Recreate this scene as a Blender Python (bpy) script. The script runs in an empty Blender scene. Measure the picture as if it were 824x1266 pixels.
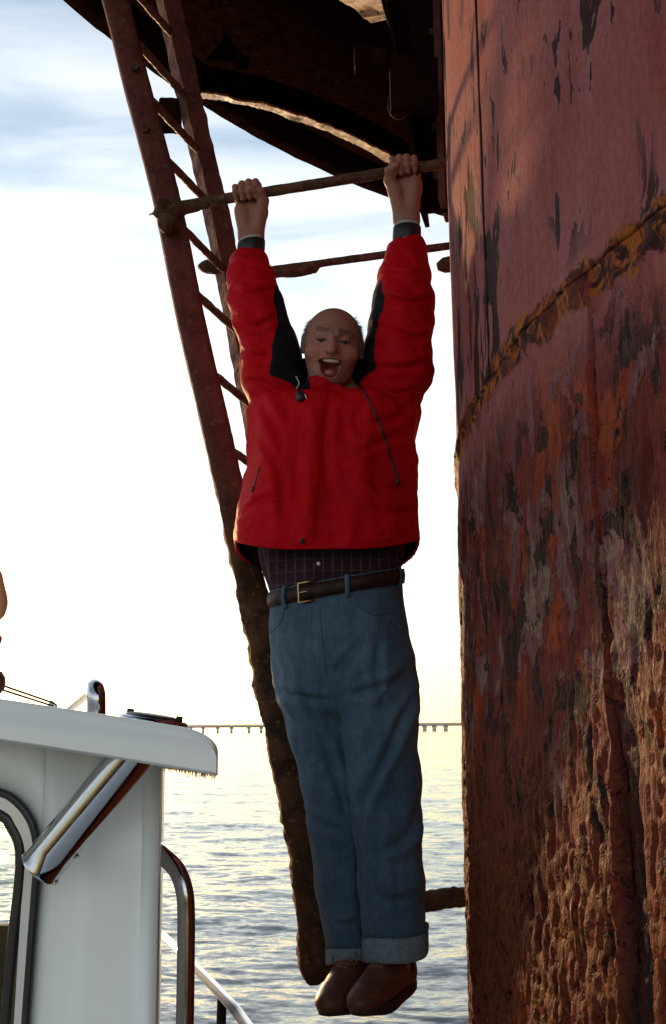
import bpy, math, random
import numpy as np
from mathutils import Vector, Matrix
from mathutils.bvhtree import BVHTree
random.seed(7); rng = np.random.default_rng(7)
R_ = math.radians
scene = bpy.context.scene
COL = scene.collection

# ------------------------------------------------------------------ camera, sky, sun, exposure
IW, IH, F = 824.0, 1266.0, 1400.0          # focal length in photo pixels
PITCH = math.atan((902 - 633) / F); ROLL = R_(0.5)
CAM = np.array([0, 0, 2.3])
FW = np.array([0, math.cos(PITCH), math.sin(PITCH)])
_u = np.array([0, -math.sin(PITCH), math.cos(PITCH)]); _r = np.array([1., 0, 0])
RT = _r * math.cos(ROLL) - _u * math.sin(ROLL); UP = _u * math.cos(ROLL) + _r * math.sin(ROLL)
cd = bpy.data.cameras.new('camera'); cam = bpy.data.objects.new('camera', cd); COL.objects.link(cam)
cd.sensor_fit = 'VERTICAL'; cd.sensor_height = 24; cd.lens = 24 * F / IH
cd.clip_start = 0.05; cd.clip_end = 60000
cam.matrix_world = Matrix(((RT[0], UP[0], -FW[0], CAM[0]), (RT[1], UP[1], -FW[1], CAM[1]), (RT[2], UP[2], -FW[2], CAM[2]), (0, 0, 0, 1)))
scene.camera = cam
scene.render.engine = 'CYCLES'
cy = scene.cycles; cy.max_bounces = 6; cy.diffuse_bounces = 3; cy.glossy_bounces = 3; cy.transmission_bounces = 6; cy.caustics_reflective = False; cy.caustics_refractive = False
scene.render.resolution_x = 666; scene.render.resolution_y = 1024

SUN_AZ = R_(-24.5); SUN_EL = R_(6.5)         # azimuth from +Y towards +X
world = bpy.data.worlds.new('World'); scene.world = world; world.use_nodes = True
nt = world.node_tree; nt.nodes.clear()
def wn(t, **k):
    n = nt.nodes.new(t)
    for a, b in k.items(): setattr(n, a, b)
    return n
sky = wn('ShaderNodeTexSky', sky_type='NISHITA', sun_disc=False, sun_elevation=SUN_EL, sun_rotation=SUN_AZ,
         altitude=0, air_density=1.2, dust_density=0.35, ozone_density=2.4)
geo = wn('ShaderNodeTexCoord')
sep = wn('ShaderNodeSeparateXYZ'); nt.links.new(geo.outputs['Generated'], sep.inputs[0])
zc = wn('ShaderNodeMath', operation='MAXIMUM'); nt.links.new(sep.outputs['Z'], zc.inputs[0]); zc.inputs[1].default_value = 0
za = wn('ShaderNodeMath', operation='ADD'); nt.links.new(zc.outputs[0], za.inputs[0]); za.inputs[1].default_value = 0.12
dv = wn('ShaderNodeVectorMath', operation='DIVIDE'); nt.links.new(geo.outputs['Generated'], dv.inputs[0])
cz = wn('ShaderNodeCombineXYZ')
for i in range(3): nt.links.new(za.outputs[0], cz.inputs[i])
nt.links.new(cz.outputs[0], dv.inputs[1])
mp = wn('ShaderNodeMapping'); mp.inputs['Rotation'].default_value = (0, 0, R_(22)); mp.inputs['Scale'].default_value = (1.1, 3.4, 0.0)
mp.inputs['Location'].default_value = (2.1, 1.35, 0)
nt.links.new(dv.outputs[0], mp.inputs['Vector'])
nz = wn('ShaderNodeTexNoise'); nz.inputs['Scale'].default_value = 1.5; nz.inputs['Detail'].default_value = 9
nz.inputs['Roughness'].default_value = 0.55; nz.inputs['Distortion'].default_value = 0.5
nt.links.new(mp.outputs[0], nz.inputs['Vector'])
# more of the thin cloud layer is seen through at low elevation
el = wn('ShaderNodeMapRange', interpolation_type='SMOOTHSTEP'); nt.links.new(sep.outputs['Z'], el.inputs['Value'])
el.inputs['From Min'].default_value = 0.33; el.inputs['From Max'].default_value = 0.60
el.inputs['To Min'].default_value = 0.30; el.inputs['To Max'].default_value = 0.0
ad = wn('ShaderNodeMath', operation='ADD'); nt.links.new(nz.outputs['Fac'], ad.inputs[0]); nt.links.new(el.outputs[0], ad.inputs[1])
cl = wn('ShaderNodeMapRange', interpolation_type='SMOOTHSTEP'); nt.links.new(ad.outputs[0], cl.inputs['Value'])
cl.inputs['From Min'].default_value = 0.40; cl.inputs['From Max'].default_value = 0.90
cl.inputs['To Max'].default_value = 0.85
lo = wn('ShaderNodeMapRange', interpolation_type='SMOOTHSTEP'); nt.links.new(sep.outputs['Z'], lo.inputs['Value'])
lo.inputs['From Min'].default_value = 0.03; lo.inputs['From Max'].default_value = 0.26; lo.inputs['To Min'].default_value = 0.0
ml = wn('ShaderNodeMath', operation='MULTIPLY'); nt.links.new(cl.outputs[0], ml.inputs[0]); nt.links.new(lo.outputs[0], ml.inputs[1])
# cloud colour: whitened sky light plus an even glow added as ambient fill
hs = wn('ShaderNodeHueSaturation'); hs.inputs['Saturation'].default_value = 0.25; hs.inputs['Value'].default_value = 0.7
skd = wn('ShaderNodeHueSaturation'); skd.inputs['Saturation'].default_value = 0.78; nt.links.new(sky.outputs[0], skd.inputs['Color'])
nt.links.new(sky.outputs[0], hs.inputs['Color'])
cad = wn('ShaderNodeMixRGB', blend_type='ADD'); cad.inputs[0].default_value = 1; nt.links.new(hs.outputs[0], cad.inputs[1]); cad.inputs[2].default_value = (2.5, 2.5, 2.5, 1)
cmx = wn('ShaderNodeMixRGB'); nt.links.new(ml.outputs[0], cmx.inputs[0]); nt.links.new(skd.outputs[0], cmx.inputs[1]); nt.links.new(cad.outputs[0], cmx.inputs[2])
bg = wn('ShaderNodeBackground'); bg.inputs['Strength'].default_value = 0.15
wo = wn('ShaderNodeOutputWorld'); nt.links.new(cmx.outputs[0], bg.inputs[0]); nt.links.new(bg.outputs[0], wo.inputs[0])

sl = bpy.data.lights.new('sun', 'SUN'); sl.energy = 2.2; sl.angle = R_(2.5); sl.color = (1.0, 0.60, 0.28)
sun = bpy.data.objects.new('sun', sl); COL.objects.link(sun)
SD = Vector((math.sin(SUN_AZ) * math.cos(SUN_EL), math.cos(SUN_AZ) * math.cos(SUN_EL), math.sin(SUN_EL)))
sun.rotation_euler = SD.to_track_quat('Z', 'Y').to_euler(); sun.location = (-20, 40, 20)
vs = scene.view_settings; vs.view_transform = 'Standard'; vs.look = 'None'; vs.exposure = 0.95; vs.gamma = 1; vs.use_curve_mapping = False

# ------------------------------------------------------------------ helpers
def ray(x, y):
    d = FW + RT * (x - IW / 2) / F - UP * (y - IH / 2) / F
    return d / np.linalg.norm(d)
def P(x, y, Y):                              # the point at depth Y seen at a place of the photograph
    d = ray(x, y); return CAM + d * Y / d[1]
def pxm(p):                                  # photo pixels per metre at a point
    return F / ((np.asarray(p) - CAM) @ FW)

_T = rng.random((64, 64, 64)).astype(np.float32)
def vnoise(p):
    p = np.asarray(p, np.float32); i = np.floor(p).astype(np.int32); f = p - i; f = f * f * (3 - 2 * f); i &= 63; j = (i + 1) & 63
    x0, y0, z0 = i.T; x1, y1, z1 = j.T; fx, fy, fz = f.T
    a = _T[x0, y0, z0] * (1 - fx) + _T[x1, y0, z0] * fx; b = _T[x0, y1, z0] * (1 - fx) + _T[x1, y1, z0] * fx
    c = _T[x0, y0, z1] * (1 - fx) + _T[x1, y0, z1] * fx; d = _T[x0, y1, z1] * (1 - fx) + _T[x1, y1, z1] * fx
    return (a * (1 - fy) + b * fy) * (1 - fz) + (c * (1 - fy) + d * fy) * fz
def fbm(p, o=4, g=0.5):
    p = np.asarray(p, np.float32); s = 0; a = 1; t = 0
    for k in range(o):
        s = s + a * vnoise(p * 2.03 ** k + 17.3 * k); t += a; a *= g
    return s / t
def sst(x, a, b):
    t = np.clip((x - a) / (b - a), 0, 1); return t * t * (3 - 2 * t)

def link(name, me, mat=None, parent=None, smooth=True):
    o = bpy.data.objects.new(name, me); COL.objects.link(o)
    if mat is not None: me.materials.append(mat)
    if smooth and len(me.polygons): me.polygons.foreach_set('use_smooth', np.ones(len(me.polygons), bool))
    if parent is not None:
        o.parent = parent
        root = parent
        while root.parent: root = root.parent
        o.matrix_parent_inverse = Matrix.Translation(-root.location) if parent is root else Matrix.Identity(4)
    return o
def mesh(name, v, f, mat=None, parent=None, smooth=True):
    me = bpy.data.meshes.new(name); v = np.asarray(v, np.float32)
    if isinstance(f, np.ndarray):
        n, k = f.shape
        me.vertices.add(len(v)); me.vertices.foreach_set('co', v.ravel())
        me.loops.add(n * k); me.loops.foreach_set('vertex_index', f.astype(np.int32).ravel())
        me.polygons.add(n); me.polygons.foreach_set('loop_start', np.arange(0, n * k, k, dtype=np.int32))
        me.update(calc_edges=True)
    else:
        me.from_pydata(v.tolist(), [], f); me.update()
    return link(name, me, mat, parent, smooth)
def thing(name, label, cat, loc=(0, 0, 0), group=None):
    o = bpy.data.objects.new(name, None); COL.objects.link(o); o.location = loc
    o['label'] = label; o['category'] = cat
    if group: o['group'] = group
    return o
class MB:                                    # collects faces for one mesh
    def __init__(s): s.v = []; s.f = []
    def add(s, v, f):
        n = len(s.v); s.v += [tuple(map(float, q)) for q in v]; s.f += [tuple(i + n for i in q) for q in f]
    def box(s, c, ex, ey, ez):               # centre and three half-axis vectors, slightly chamfered
        c, ex, ey, ez = map(np.asarray, (c, ex, ey, ez))
        ch = 0.12 * min(np.linalg.norm(ex), np.linalg.norm(ey), np.linalg.norm(ez))
        L = [np.linalg.norm(a) for a in (ex, ey, ez)]
        V = []; idx = {}
        for sx in (-1, 1):
            for sy in (-1, 1):
                for sz in (-1, 1):
                    for k in range(3):
                        g = [1 - ch / L[i] if i != k else 1 for i in range(3)]
                        idx[(sx, sy, sz, k)] = len(V); V.append(c + ex * sx * g[0] + ey * sy * g[1] + ez * sz * g[2])
        Fc = []
        for k in range(3):
            a, b = (k + 1) % 3, (k + 2) % 3
            for sg in (-1, 1):
                q = []
                for (p, r) in ((-1, -1), (1, -1), (1, 1), (-1, 1)):
                    t = [0, 0, 0]; t[k] = sg; t[a] = p; t[b] = r; q.append(idx[(*t, k)])
                Fc.append(q if sg > 0 else q[::-1])
        for k in range(3):
            a, b = (k + 1) % 3, (k + 2) % 3
            for p in (-1, 1):
                for r in (-1, 1):
                    t0 = [0, 0, 0]; t0[a] = p; t0[b] = r; t1 = list(t0); t0[k] = -1; t1[k] = 1
                    q = [idx[(*t0, a)], idx[(*t1, a)], idx[(*t1, b)], idx[(*t0, b)]]
                    Fc.append(q if p * r < 0 else q[::-1])
        for sx in (-1, 1):
            for sy in (-1, 1):
                for sz in (-1, 1):
                    q = [idx[(sx, sy, sz, k)] for k in range(3)]; Fc.append(q if sx * sy * sz > 0 else q[::-1])
        s.add(V, Fc); return s
    def tube(s, path, r, n=10, cap=True):
        path = np.asarray(path, float); m = len(path)
        rr = np.full(m, r) if np.isscalar(r) else np.asarray(r)
        t = np.gradient(path, axis=0); t /= np.linalg.norm(t, axis=1)[:, None]
        a = np.array([0, 0, 1.]) if abs(t[0, 2]) < .9 else np.array([1., 0, 0])
        u = np.cross(t[0], a); u /= np.linalg.norm(u); V = []
        for k in range(m):
            u = u - t[k] * (u @ t[k]); u /= np.linalg.norm(u); w = np.cross(t[k], u)
            for j in range(n):
                g = 2 * math.pi * j / n; V.append(path[k] + rr[k] * (u * math.cos(g) + w * math.sin(g)))
        Fc = [(k * n + j, k * n + (j + 1) % n, (k + 1) * n + (j + 1) % n, (k + 1) * n + j) for k in range(m - 1) for j in range(n)]
        if cap: Fc += [tuple(range(n))[::-1], tuple((m - 1) * n + j for j in range(n))]
        s.add(V, Fc); return s
    def sweep(s, path, sec, au, av, fn=None, cap=True):   # sec: closed list of (a,b); au, av axis vectors (per path or one)
        path = np.asarray(path, float); m = len(path); n = len(sec); V = []
        for k in range(m):
            U = au[k] if np.ndim(au) == 2 else au; W = av[k] if np.ndim(av) == 2 else av
            for j, (a, b) in enumerate(sec):
                V.append(path[k] + np.asarray(U) * a + np.asarray(W) * b)
        V = np.array(V)
        if fn is not None: V = fn(V)
        Fc = [(k * n + j, k * n + (j + 1) % n, (k + 1) * n + (j + 1) % n, (k + 1) * n + j) for k in range(m - 1) for j in range(n)]
        if cap: Fc += [tuple(range(n))[::-1], tuple((m - 1) * n + j for j in range(n))]
        s.add(V, Fc); return s
    def build(s, name, mat, parent=None, smooth=False): return mesh(name, s.v, s.f, mat, parent, smooth)
def spline(pts, n=40):                       # Catmull-Rom
    pts = np.asarray(pts, float); q = np.vstack([2 * pts[0] - pts[1], pts, 2 * pts[-1] - pts[-2]]); out = []
    m = len(pts) - 1
    for t in np.linspace(0, m - 1e-9, n):
        i = int(t); f = t - i; a, b, c, d = q[i:i + 4]
        out.append(.5 * (2 * b + (c - a) * f + (2 * a - 5 * b + 4 * c - d) * f * f + (3 * b - a - 3 * c + d) * f ** 3))
    return np.array(out)
def auto_smooth(o, deg=35):
    me = o.data
    try: me.set_sharp_from_angle(angle=R_(deg))
    except Exception: pass
    return o

# ---- signed distance modelling -> one continuous surface
def cone(Q, a, b, ra, rb):
    a = np.asarray(a, np.float32); b = np.asarray(b, np.float32); ab = b - a
    t = np.clip(((Q - a) @ ab) / (ab @ ab), 0, 1)
    return np.linalg.norm(Q - a - t[:, None] * ab, axis=1) - (ra + (rb - ra) * t)
def ell(Q, c, r, M=None):
    q = Q - np.asarray(c, np.float32)
    if M is not None: q = q @ np.asarray(M, np.float32).T
    r = np.asarray(r, np.float32); k0 = np.linalg.norm(q / r, axis=1); k1 = np.linalg.norm(q / (r * r), axis=1) + 1e-9
    return k0 * (k0 - 1) / k1
def smin(a, b, k):
    h = np.clip(.5 + .5 * (b - a) / k, 0, 1); return b + (a - b) * h - k * h * (1 - h)
def smax(a, b, k): return -smin(-a, -b, k)
def sdf_mesh(f, lo, hi, h):
    lo = np.asarray(lo, np.float32); hi = np.asarray(hi, np.float32); B = 8
    nb = np.ceil((hi - lo) / (h * B)).astype(int); n = nb * B
    g = np.stack(np.meshgrid(*[np.arange(k) for k in nb], indexing='ij'), -1).reshape(-1, 3)
    d = f(lo + (g * B + (B - 1) / 2).astype(np.float32) * h)
    D = np.repeat(np.repeat(np.repeat(d.reshape(nb), B, 0), B, 1), B, 2).astype(np.float32)
    act = g[np.abs(d) < h * B * 0.9 * 1.5 + .004]
    off = np.stack(np.meshgrid(*[np.arange(B)] * 3, indexing='ij'), -1).reshape(-1, 3)
    for k in range(0, len(act), 800):
        q = (act[k:k + 800, None, :] * B + off[None]).reshape(-1, 3)
        D[q[:, 0], q[:, 1], q[:, 2]] = f(lo + q.astype(np.float32) * h)
    S = D < 0; N = n; pos = []; cell = []; quads = []
    lin = lambda c: (c[:, 0].astype(np.int64) * N[1] + c[:, 1]) * N[2] + c[:, 2]
    for ax in range(3):
        s0 = [slice(None)] * 3; s1 = [slice(None)] * 3; s0[ax] = slice(0, -1); s1[ax] = slice(1, None)
        A = S[tuple(s0)]; Bm = S[tuple(s1)]; e = np.argwhere(A != Bm)
        b, c = (ax + 1) % 3, (ax + 2) % 3
        e = e[(e[:, b] > 0) & (e[:, c] > 0)]
        e1 = e.copy(); e1[:, ax] += 1
        d0 = D[e[:, 0], e[:, 1], e[:, 2]]; d1 = D[e1[:, 0], e1[:, 1], e1[:, 2]]
        p = e.astype(np.float32); p[:, ax] += d0 / (d0 - d1)
        cs = []
        for ob, oc in ((0, 0), (-1, 0), (-1, -1), (0, -1)):
            q = e.copy(); q[:, b] += ob; q[:, c] += oc; cs.append(lin(q)); pos.append(p); cell.append(cs[-1])
        q = np.stack(cs, 1); fl = d0 < 0; q[~fl] = q[~fl][:, ::-1]; quads.append(q)
    pos = np.concatenate(pos); cell = np.concatenate(cell); quads = np.concatenate(quads)
    uq, inv = np.unique(cell, return_inverse=True)
    cnt = np.bincount(inv)
    V = np.stack([np.bincount(inv, pos[:, i]) / cnt for i in range(3)], 1)
    return lo + V.astype(np.float32) * h, np.searchsorted(uq, quads)
def vnormals(v, f):
    n = np.cross(v[f[:, 2]] - v[f[:, 0]], v[f[:, 3]] - v[f[:, 1]]); N = np.zeros_like(v)
    for k in range(4):
        for i in range(3): N[:, i] += np.bincount(f[:, k], n[:, i], len(v))
    return N / (np.linalg.norm(N, axis=1)[:, None] + 1e-12)
def attr(o, name, val):
    val = np.asarray(val, np.float32)
    if val.ndim == 1:
        a = o.data.attributes.new(name, 'FLOAT', 'POINT'); a.data.foreach_set('value', val)
    else:
        if val.shape[1] == 3: val = np.hstack([val, np.ones((len(val), 1), np.float32)])
        a = o.data.attributes.new(name, 'FLOAT_COLOR', 'POINT'); a.data.foreach_set('color', val.ravel())

# ---- materials
class Mat:
    def __init__(s, name, **k):
        s.m = bpy.data.materials.new(name); s.m.use_nodes = True; s.t = s.m.node_tree
        s.b = s.t.nodes['Principled BSDF']; s.set(**k)
    def set(s, **k):
        for a, v in k.items():
            a = {'col': 'Base Color', 'rough': 'Roughness', 'metal': 'Metallic', 'spec': 'Specular IOR Level', 'ior': 'IOR', 'sheen': 'Sheen Weight',
                 'sss': 'Subsurface Weight', 'trans': 'Transmission Weight', 'coat': 'Coat Weight'}[a]
            s.b.inputs[a].default_value = (*v, 1) if a == 'Base Color' else v
    def n(s, t, **k):
        n = s.t.nodes.new(t)
        for a, b in k.items(): setattr(n, a, b)
        return n
    def l(s, a, b): s.t.links.new(a, b)
    def coord(s, kind='Object', scale=(1, 1, 1)):
        c = s.n('ShaderNodeTexCoord'); m = s.n('ShaderNodeMapping'); m.inputs['Scale'].default_value = scale
        s.l(c.outputs[kind], m.inputs['Vector']); return m.outputs[0]
    def uv(s, scale=(1, 1, 1), loc=(0, 0, 0)): 
        c = s.n('ShaderNodeAttribute', attribute_name='uvz'); m = s.n('ShaderNodeMapping'); m.inputs['Scale'].default_value = scale; m.inputs['Location'].default_value = loc
        s.l(c.outputs['Vector'], m.inputs['Vector']); return m.outputs[0]
    def attr(s, name, out='Fac'): return s.n('ShaderNodeAttribute', attribute_name=name).outputs[out]
    def noise(s, vec, scale=5, detail=6, rough=.55, dist=0):
        n = s.n('ShaderNodeTexNoise'); n.inputs['Scale'].default_value = scale; n.inputs['Detail'].default_value = detail
        n.inputs['Roughness'].default_value = rough; n.inputs['Distortion'].default_value = dist; s.l(vec, n.inputs['Vector']); return n.outputs['Fac']
    def ramp(s, v, a, b, c=0., d=1.):
        n = s.n('ShaderNodeMapRange', interpolation_type='SMOOTHSTEP'); s.l(v, n.inputs['Value'])
        for k, x in zip(('From Min', 'From Max', 'To Min', 'To Max'), (a, b, c, d)): n.inputs[k].default_value = x
        return n.outputs[0]
    def math(s, op, a, b=None):
        n = s.n('ShaderNodeMath', operation=op)
        for i, x in enumerate((a, b)):
            if x is None: continue
            if isinstance(x, (int, float)): n.inputs[i].default_value = x
            else: s.l(x, n.inputs[i])
        return n.outputs[0]
    def mix(s, fac, a, b, mode='MIX'):
        n = s.n('ShaderNodeMixRGB', blend_type=mode)
        for i, x in enumerate((fac, a, b)):
            if isinstance(x, (int, float)): n.inputs[i].default_value = x
            elif isinstance(x, tuple): n.inputs[i].default_value = (*x, 1)
            else: s.l(x, n.inputs[i])
        return n.outputs[0]
    def color(s, x): s.l(x, s.b.inputs['Base Color']); return s
    def rough(s, x): s.l(x, s.b.inputs['Roughness']); return s
    def bump(s, h, strength=.5, dist=.01):
        n = s.n('ShaderNodeBump'); n.inputs['Strength'].default_value = strength; n.inputs['Distance'].default_value = dist
        s.l(h, n.inputs['Height']); s.l(n.outputs[0], s.b.inputs['Normal']); return s

def rust_mat(name, c1, c2, c3, rough=.8, sc=14, bd=.006, bs=.8, spec=.15):
    m = Mat(name, rough=rough, spec=spec); v = m.coord(); a = m.noise(v, sc, 5, .62); b = m.noise(v, sc * 3.1, 3, .6)
    c = m.mix(m.ramp(a, .38, .62), c1, c2); c = m.mix(m.ramp(b, .52, .68), c, c3); m.color(c)
    m.rough(m.ramp(b, .3, .7, rough - .1, min(1, rough + .15)))
    m.bump(m.math('ADD', a, m.math('MULTIPLY', b, .5)), bs, bd); return m.m
M = {}
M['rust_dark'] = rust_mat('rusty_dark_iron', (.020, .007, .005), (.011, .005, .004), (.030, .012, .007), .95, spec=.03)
M['shade_rust'] = rust_mat('shade_darkened_rusty_iron', (.016, .008, .006), (.010, .005, .004), (.03, .014, .008), .95, spec=.03)  # near-black colour stands for the shade on the bracket flanges
M['shade_iron'] = rust_mat('shade_darkened_iron', (.013, .005, .004), (.006, .003, .002), (.022, .008, .005), 1., spec=.0)  # shade under the gallery put into the iron colour
M['lip'] = rust_mat('sun_gilded_flaking_rust', (.62, .40, .18), (.45, .24, .09), (.06, .025, .012), .42, 9, spec=.6)  # rust tinted pale gold to carry the low sun's glow
M['flange'] = rust_mat('worn_flange_iron', (.10, .05, .025), (.05, .022, .012), (.16, .09, .04), .45, 12, spec=.5)
M['rust_red'] = rust_mat('flaking_red_painted_iron', (.15, .045, .036), (.085, .03, .024), (.10, .06, .045), .6)
M['rust_brown'] = rust_mat('brown_scaled_iron', (.085, .042, .024), (.045, .022, .014), (.14, .075, .035), .75, 22, .008, 1.0)
M['rust_rung'] = rust_mat('rusty_bar_iron', (.12, .06, .035), (.06, .03, .02), (.17, .10, .06), .65, 25)
M['chip'] = rust_mat('bare_orange_rust', (.30, .11, .03), (.16, .06, .025), (.10, .04, .02), .7, 18)

# ------------------------------------------------------------------ water
def build_water():
    h = CAM[2]
    inv = np.concatenate([np.linspace(1 / 1.2, 1 / 7.0, 40)[:-1], np.linspace(1 / 7.0, 1 / 20000., 620)])
    r = 1 / inv
    ang = np.concatenate([np.linspace(-100, -26, 90)[:-1], np.linspace(-26, 24, 760)[:-1], np.linspace(24, 60, 50)])
    A, Rr = np.meshgrid(np.radians(ang), r); X = Rr * np.sin(A); Y = Rr * np.cos(A)
    dr = np.abs(np.gradient(r))[:, None] * np.ones_like(A)
    Z = np.zeros_like(X); rg = np.random.default_rng(3)
    for k in range(70):
        lam = 0.22 * (1.075 ** k)                      # 0.22 .. 32 m
        th = rg.normal(R_(-100), R_(38)); amp = .0028 * lam ** .80 * rg.uniform(.5, 1.2) * (1 if lam < 5 else (5 / lam) ** 1.1)
        kx, ky = 2 * math.pi / lam * np.array([math.cos(th), math.sin(th)])
        fade = np.clip(lam / (2.2 * dr) - .6, 0, 1)
        ph = kx * X + ky * Y + rg.uniform(0, 6.28) + .8 * np.sin(.13 * X * rg.uniform(.5, 1) + .11 * Y)
        Z += amp * fade * (np.sin(ph) + .22 * np.cos(2 * ph))
    q = np.stack([X.ravel() * .06, Y.ravel() * .045, np.zeros(X.size)], 1)
    gust = fbm(q, 3).reshape(X.shape); Z *= .35 + 1.25 * gust
    v = np.stack([X, Y, Z], -1).reshape(-1, 3)
    nr, na = X.shape; i = np.arange((nr - 1) * na).reshape(nr - 1, na)[:, :-1].ravel()
    f = np.stack([i, i + na, i + na + 1, i + 1], 1)[:, ::-1]
    m = Mat('sea_water', col=(.20, .21, .20), rough=.08, ior=1.33, spec=.5)
    v2 = m.coord('Object', (1.0, 2.0, 1)); acc = m.n('ShaderNodeNewGeometry').outputs['Normal']
    for sc_, dt, k in ((9.0, 3, .42), (2.2, 3, .55)):
        n = m.n('ShaderNodeTexNoise'); n.inputs['Scale'].default_value = sc_; n.inputs['Detail'].default_value = dt; n.inputs['Roughness'].default_value = .6; n.inputs['Distortion'].default_value = .4; m.l(v2, n.inputs['Vector'])
        sb = m.n('ShaderNodeVectorMath', operation='SUBTRACT'); m.l(n.outputs['Color'], sb.inputs[0]); sb.inputs[1].default_value = (.5, .5, .5)
        ml_ = m.n('ShaderNodeVectorMath', operation='MULTIPLY'); m.l(sb.outputs[0], ml_.inputs[0]); ml_.inputs[1].default_value = (k * .7, k, 0)
        ad_ = m.n('ShaderNodeVectorMath', operation='ADD'); m.l(acc, ad_.inputs[0]); m.l(ml_.outputs[0], ad_.inputs[1]); acc = ad_.outputs[0]
    nm = m.n('ShaderNodeVectorMath', operation='NORMALIZE'); m.l(acc, nm.inputs[0]); m.l(nm.outputs[0], m.b.inputs['Normal'])
    o = mesh('water', v, f, m.m); o['kind'] = 'structure'
build_water()

# ------------------------------------------------------------------ bridge on the horizon
def build_bridge():
    b = thing('bridge', 'long low concrete trestle bridge on the far horizon', 'bridge', (0, 1100, 0))
    conc = Mat('far_concrete', rough=.9); v = conc.coord('Object', (.05, .05, .05)); conc.color(conc.mix(conc.noise(v, 3), (.34, .34, .33), (.42, .415, .40)))
    p0, p1 = np.array([-520., 1060, 0]), np.array([520., 1180, 0]); d = (p1 - p0); Ln = np.linalg.norm(d); d /= Ln; s = np.array([-d[1], d[0], 0])
    z = np.array([0, 0, 1.])
    MB().box((p0 + p1) / 2 + z * 5.9, d * Ln / 2, s * 5, z * 1.0).build('deck', conc.m, b)
    MB().box((p0 + p1) / 2 + z * 7.5 - s * 4.7, d * Ln / 2, s * .2, z * .5).build('parapet', conc.m, b)
    pm = MB(); pm.box((0, 0, 4.0), d * 1.6, s * 4.6, z * .9)
    for q in (-3.6, 0, 3.6): pm.box(s * q + z * .6, d * 1.1, s * .9, z * 2.4)
    pier = None
    for k in range(int(Ln // 14)):
        c = p0 + d * (7 + 14 * k + rng.uniform(-4.5, 4.5))
        if pier is None: pier = pm.build('pier', conc.m, b); o = pier
        else: o = pier.copy(); COL.objects.link(o)
        o.location = c
    lm = MB().tube([(0, 0, 7), (0, 0, 17), (.5, 0, 20), (2.2, 0, 20.6)], .18, 6); lamp = None
    for k in range(14):
        c = p0 + d * (60 + 84 * k + rng.uniform(-16, 16))
        if lamp is None: lamp = lm.build('lamp_post', conc.m, b); o = lamp
        else: o = lamp.copy(); COL.objects.link(o)
        o.location = c
build_bridge()

# ------------------------------------------------------------------ lighthouse caisson
CC = np.array([4.31, 2.54]); CR = 4.0; RINGZ = 3.0
def cyl_hit(x, y, Rr=CR):
    d = ray(x, y); k = math.hypot(d[0], d[1]); u = d[:2] / k; b = u @ CC; disc = Rr * Rr - (CC @ CC - b * b)
    t = b - math.sqrt(max(disc, 0)); p = CAM + d * t / k
    return math.atan2(p[1] - CC[1], p[0] - CC[0]) % (2 * math.pi), p[2]
TU = cyl_hit(597, 230)[0]; TL = cyl_hit(738, 480)[0]; TD = cyl_hit(772, 900)[0]
UREF = math.pi
def relief(u, z):
    """u arc length (m), z height (m): depth of paint chips, rust scale, blisters and run marks"""
    o = np.zeros_like(u); q = lambda a, b, s: np.stack([u * a + s, z * b + s * .7, np.full_like(u, s)], -1).reshape(-1, 3)
    sh = u.shape; N = lambda a, b, s, oc=4: fbm(q(a, b, s), oc).reshape(sh)
    ringd = z - RINGZ; low = sst(-ringd, -.02, .25); vlow = sst(-ringd, .35, 1.25)
    # dents of the plate
    h = .010 * (N(1.3, .9, 2.) - .5)
    # upper coat: shallow chips
    ch = N(11, 4.2, 5., 5); chip = sst(ch, .60, .66) * sst(N(2.2, 1.1, 9.), .42, .60)
    up = -.0035 * chip + .0012 * (N(25, 9, 11.) - .5)
    # lower: scale that hangs in narrow vertical flakes, like bark
    wx = .035 * (N(7, 4, 13.) - .5) + .014 * (N(22, 9, 14., 3) - .5)
    rg_ = lambda fu, fz, sd, oc, g, e0, e1: sst(1 - np.abs(2 * fbm(np.stack([(u + wx) * fu, z * fz, np.full_like(u, sd)], -1).reshape(-1, 3), oc, g).reshape(sh) - 1), e0, e1)
    rid = rg_(27, 7.5, 3.3, 5, .58, .50, .97); rid2 = rg_(58, 17, 8.3, 4, .6, .45, 1.)
    bl = sst(N(7, 3.4, 21.), .60, .68)
    lo_ = (.0035 + .0035 * vlow) * (rid - .5) + (.0025 + .006 * vlow) * (rid2 - .3) + (.002 + .006 * vlow) * (N(95, 42, 51., 2) - .5) + .006 * bl * (1 - .8 * vlow) + .012 * vlow * (N(2.6, 1.4, 31.) - .5)
    h = h + up * (1 - low) + lo_ * low
    # ring joint: a ragged bead of rust between two lips
    w = .052 + .05 * (N(9, 0.01, 41.) - .5); rb = np.exp(-((ringd + .01 + .045 * (N(6, 3, 43.) - .5) + .02 * (N(30, 20, 44.) - .5)) / (w * .75)) ** 2)
    h = h + rb * (.004 + .030 * (N(24, 30, 45., 5) - .45))
    return h, chip * (1 - low), np.clip(.5 + lo_ * 28, 0, 1) * low, low, rb, vlow
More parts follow.
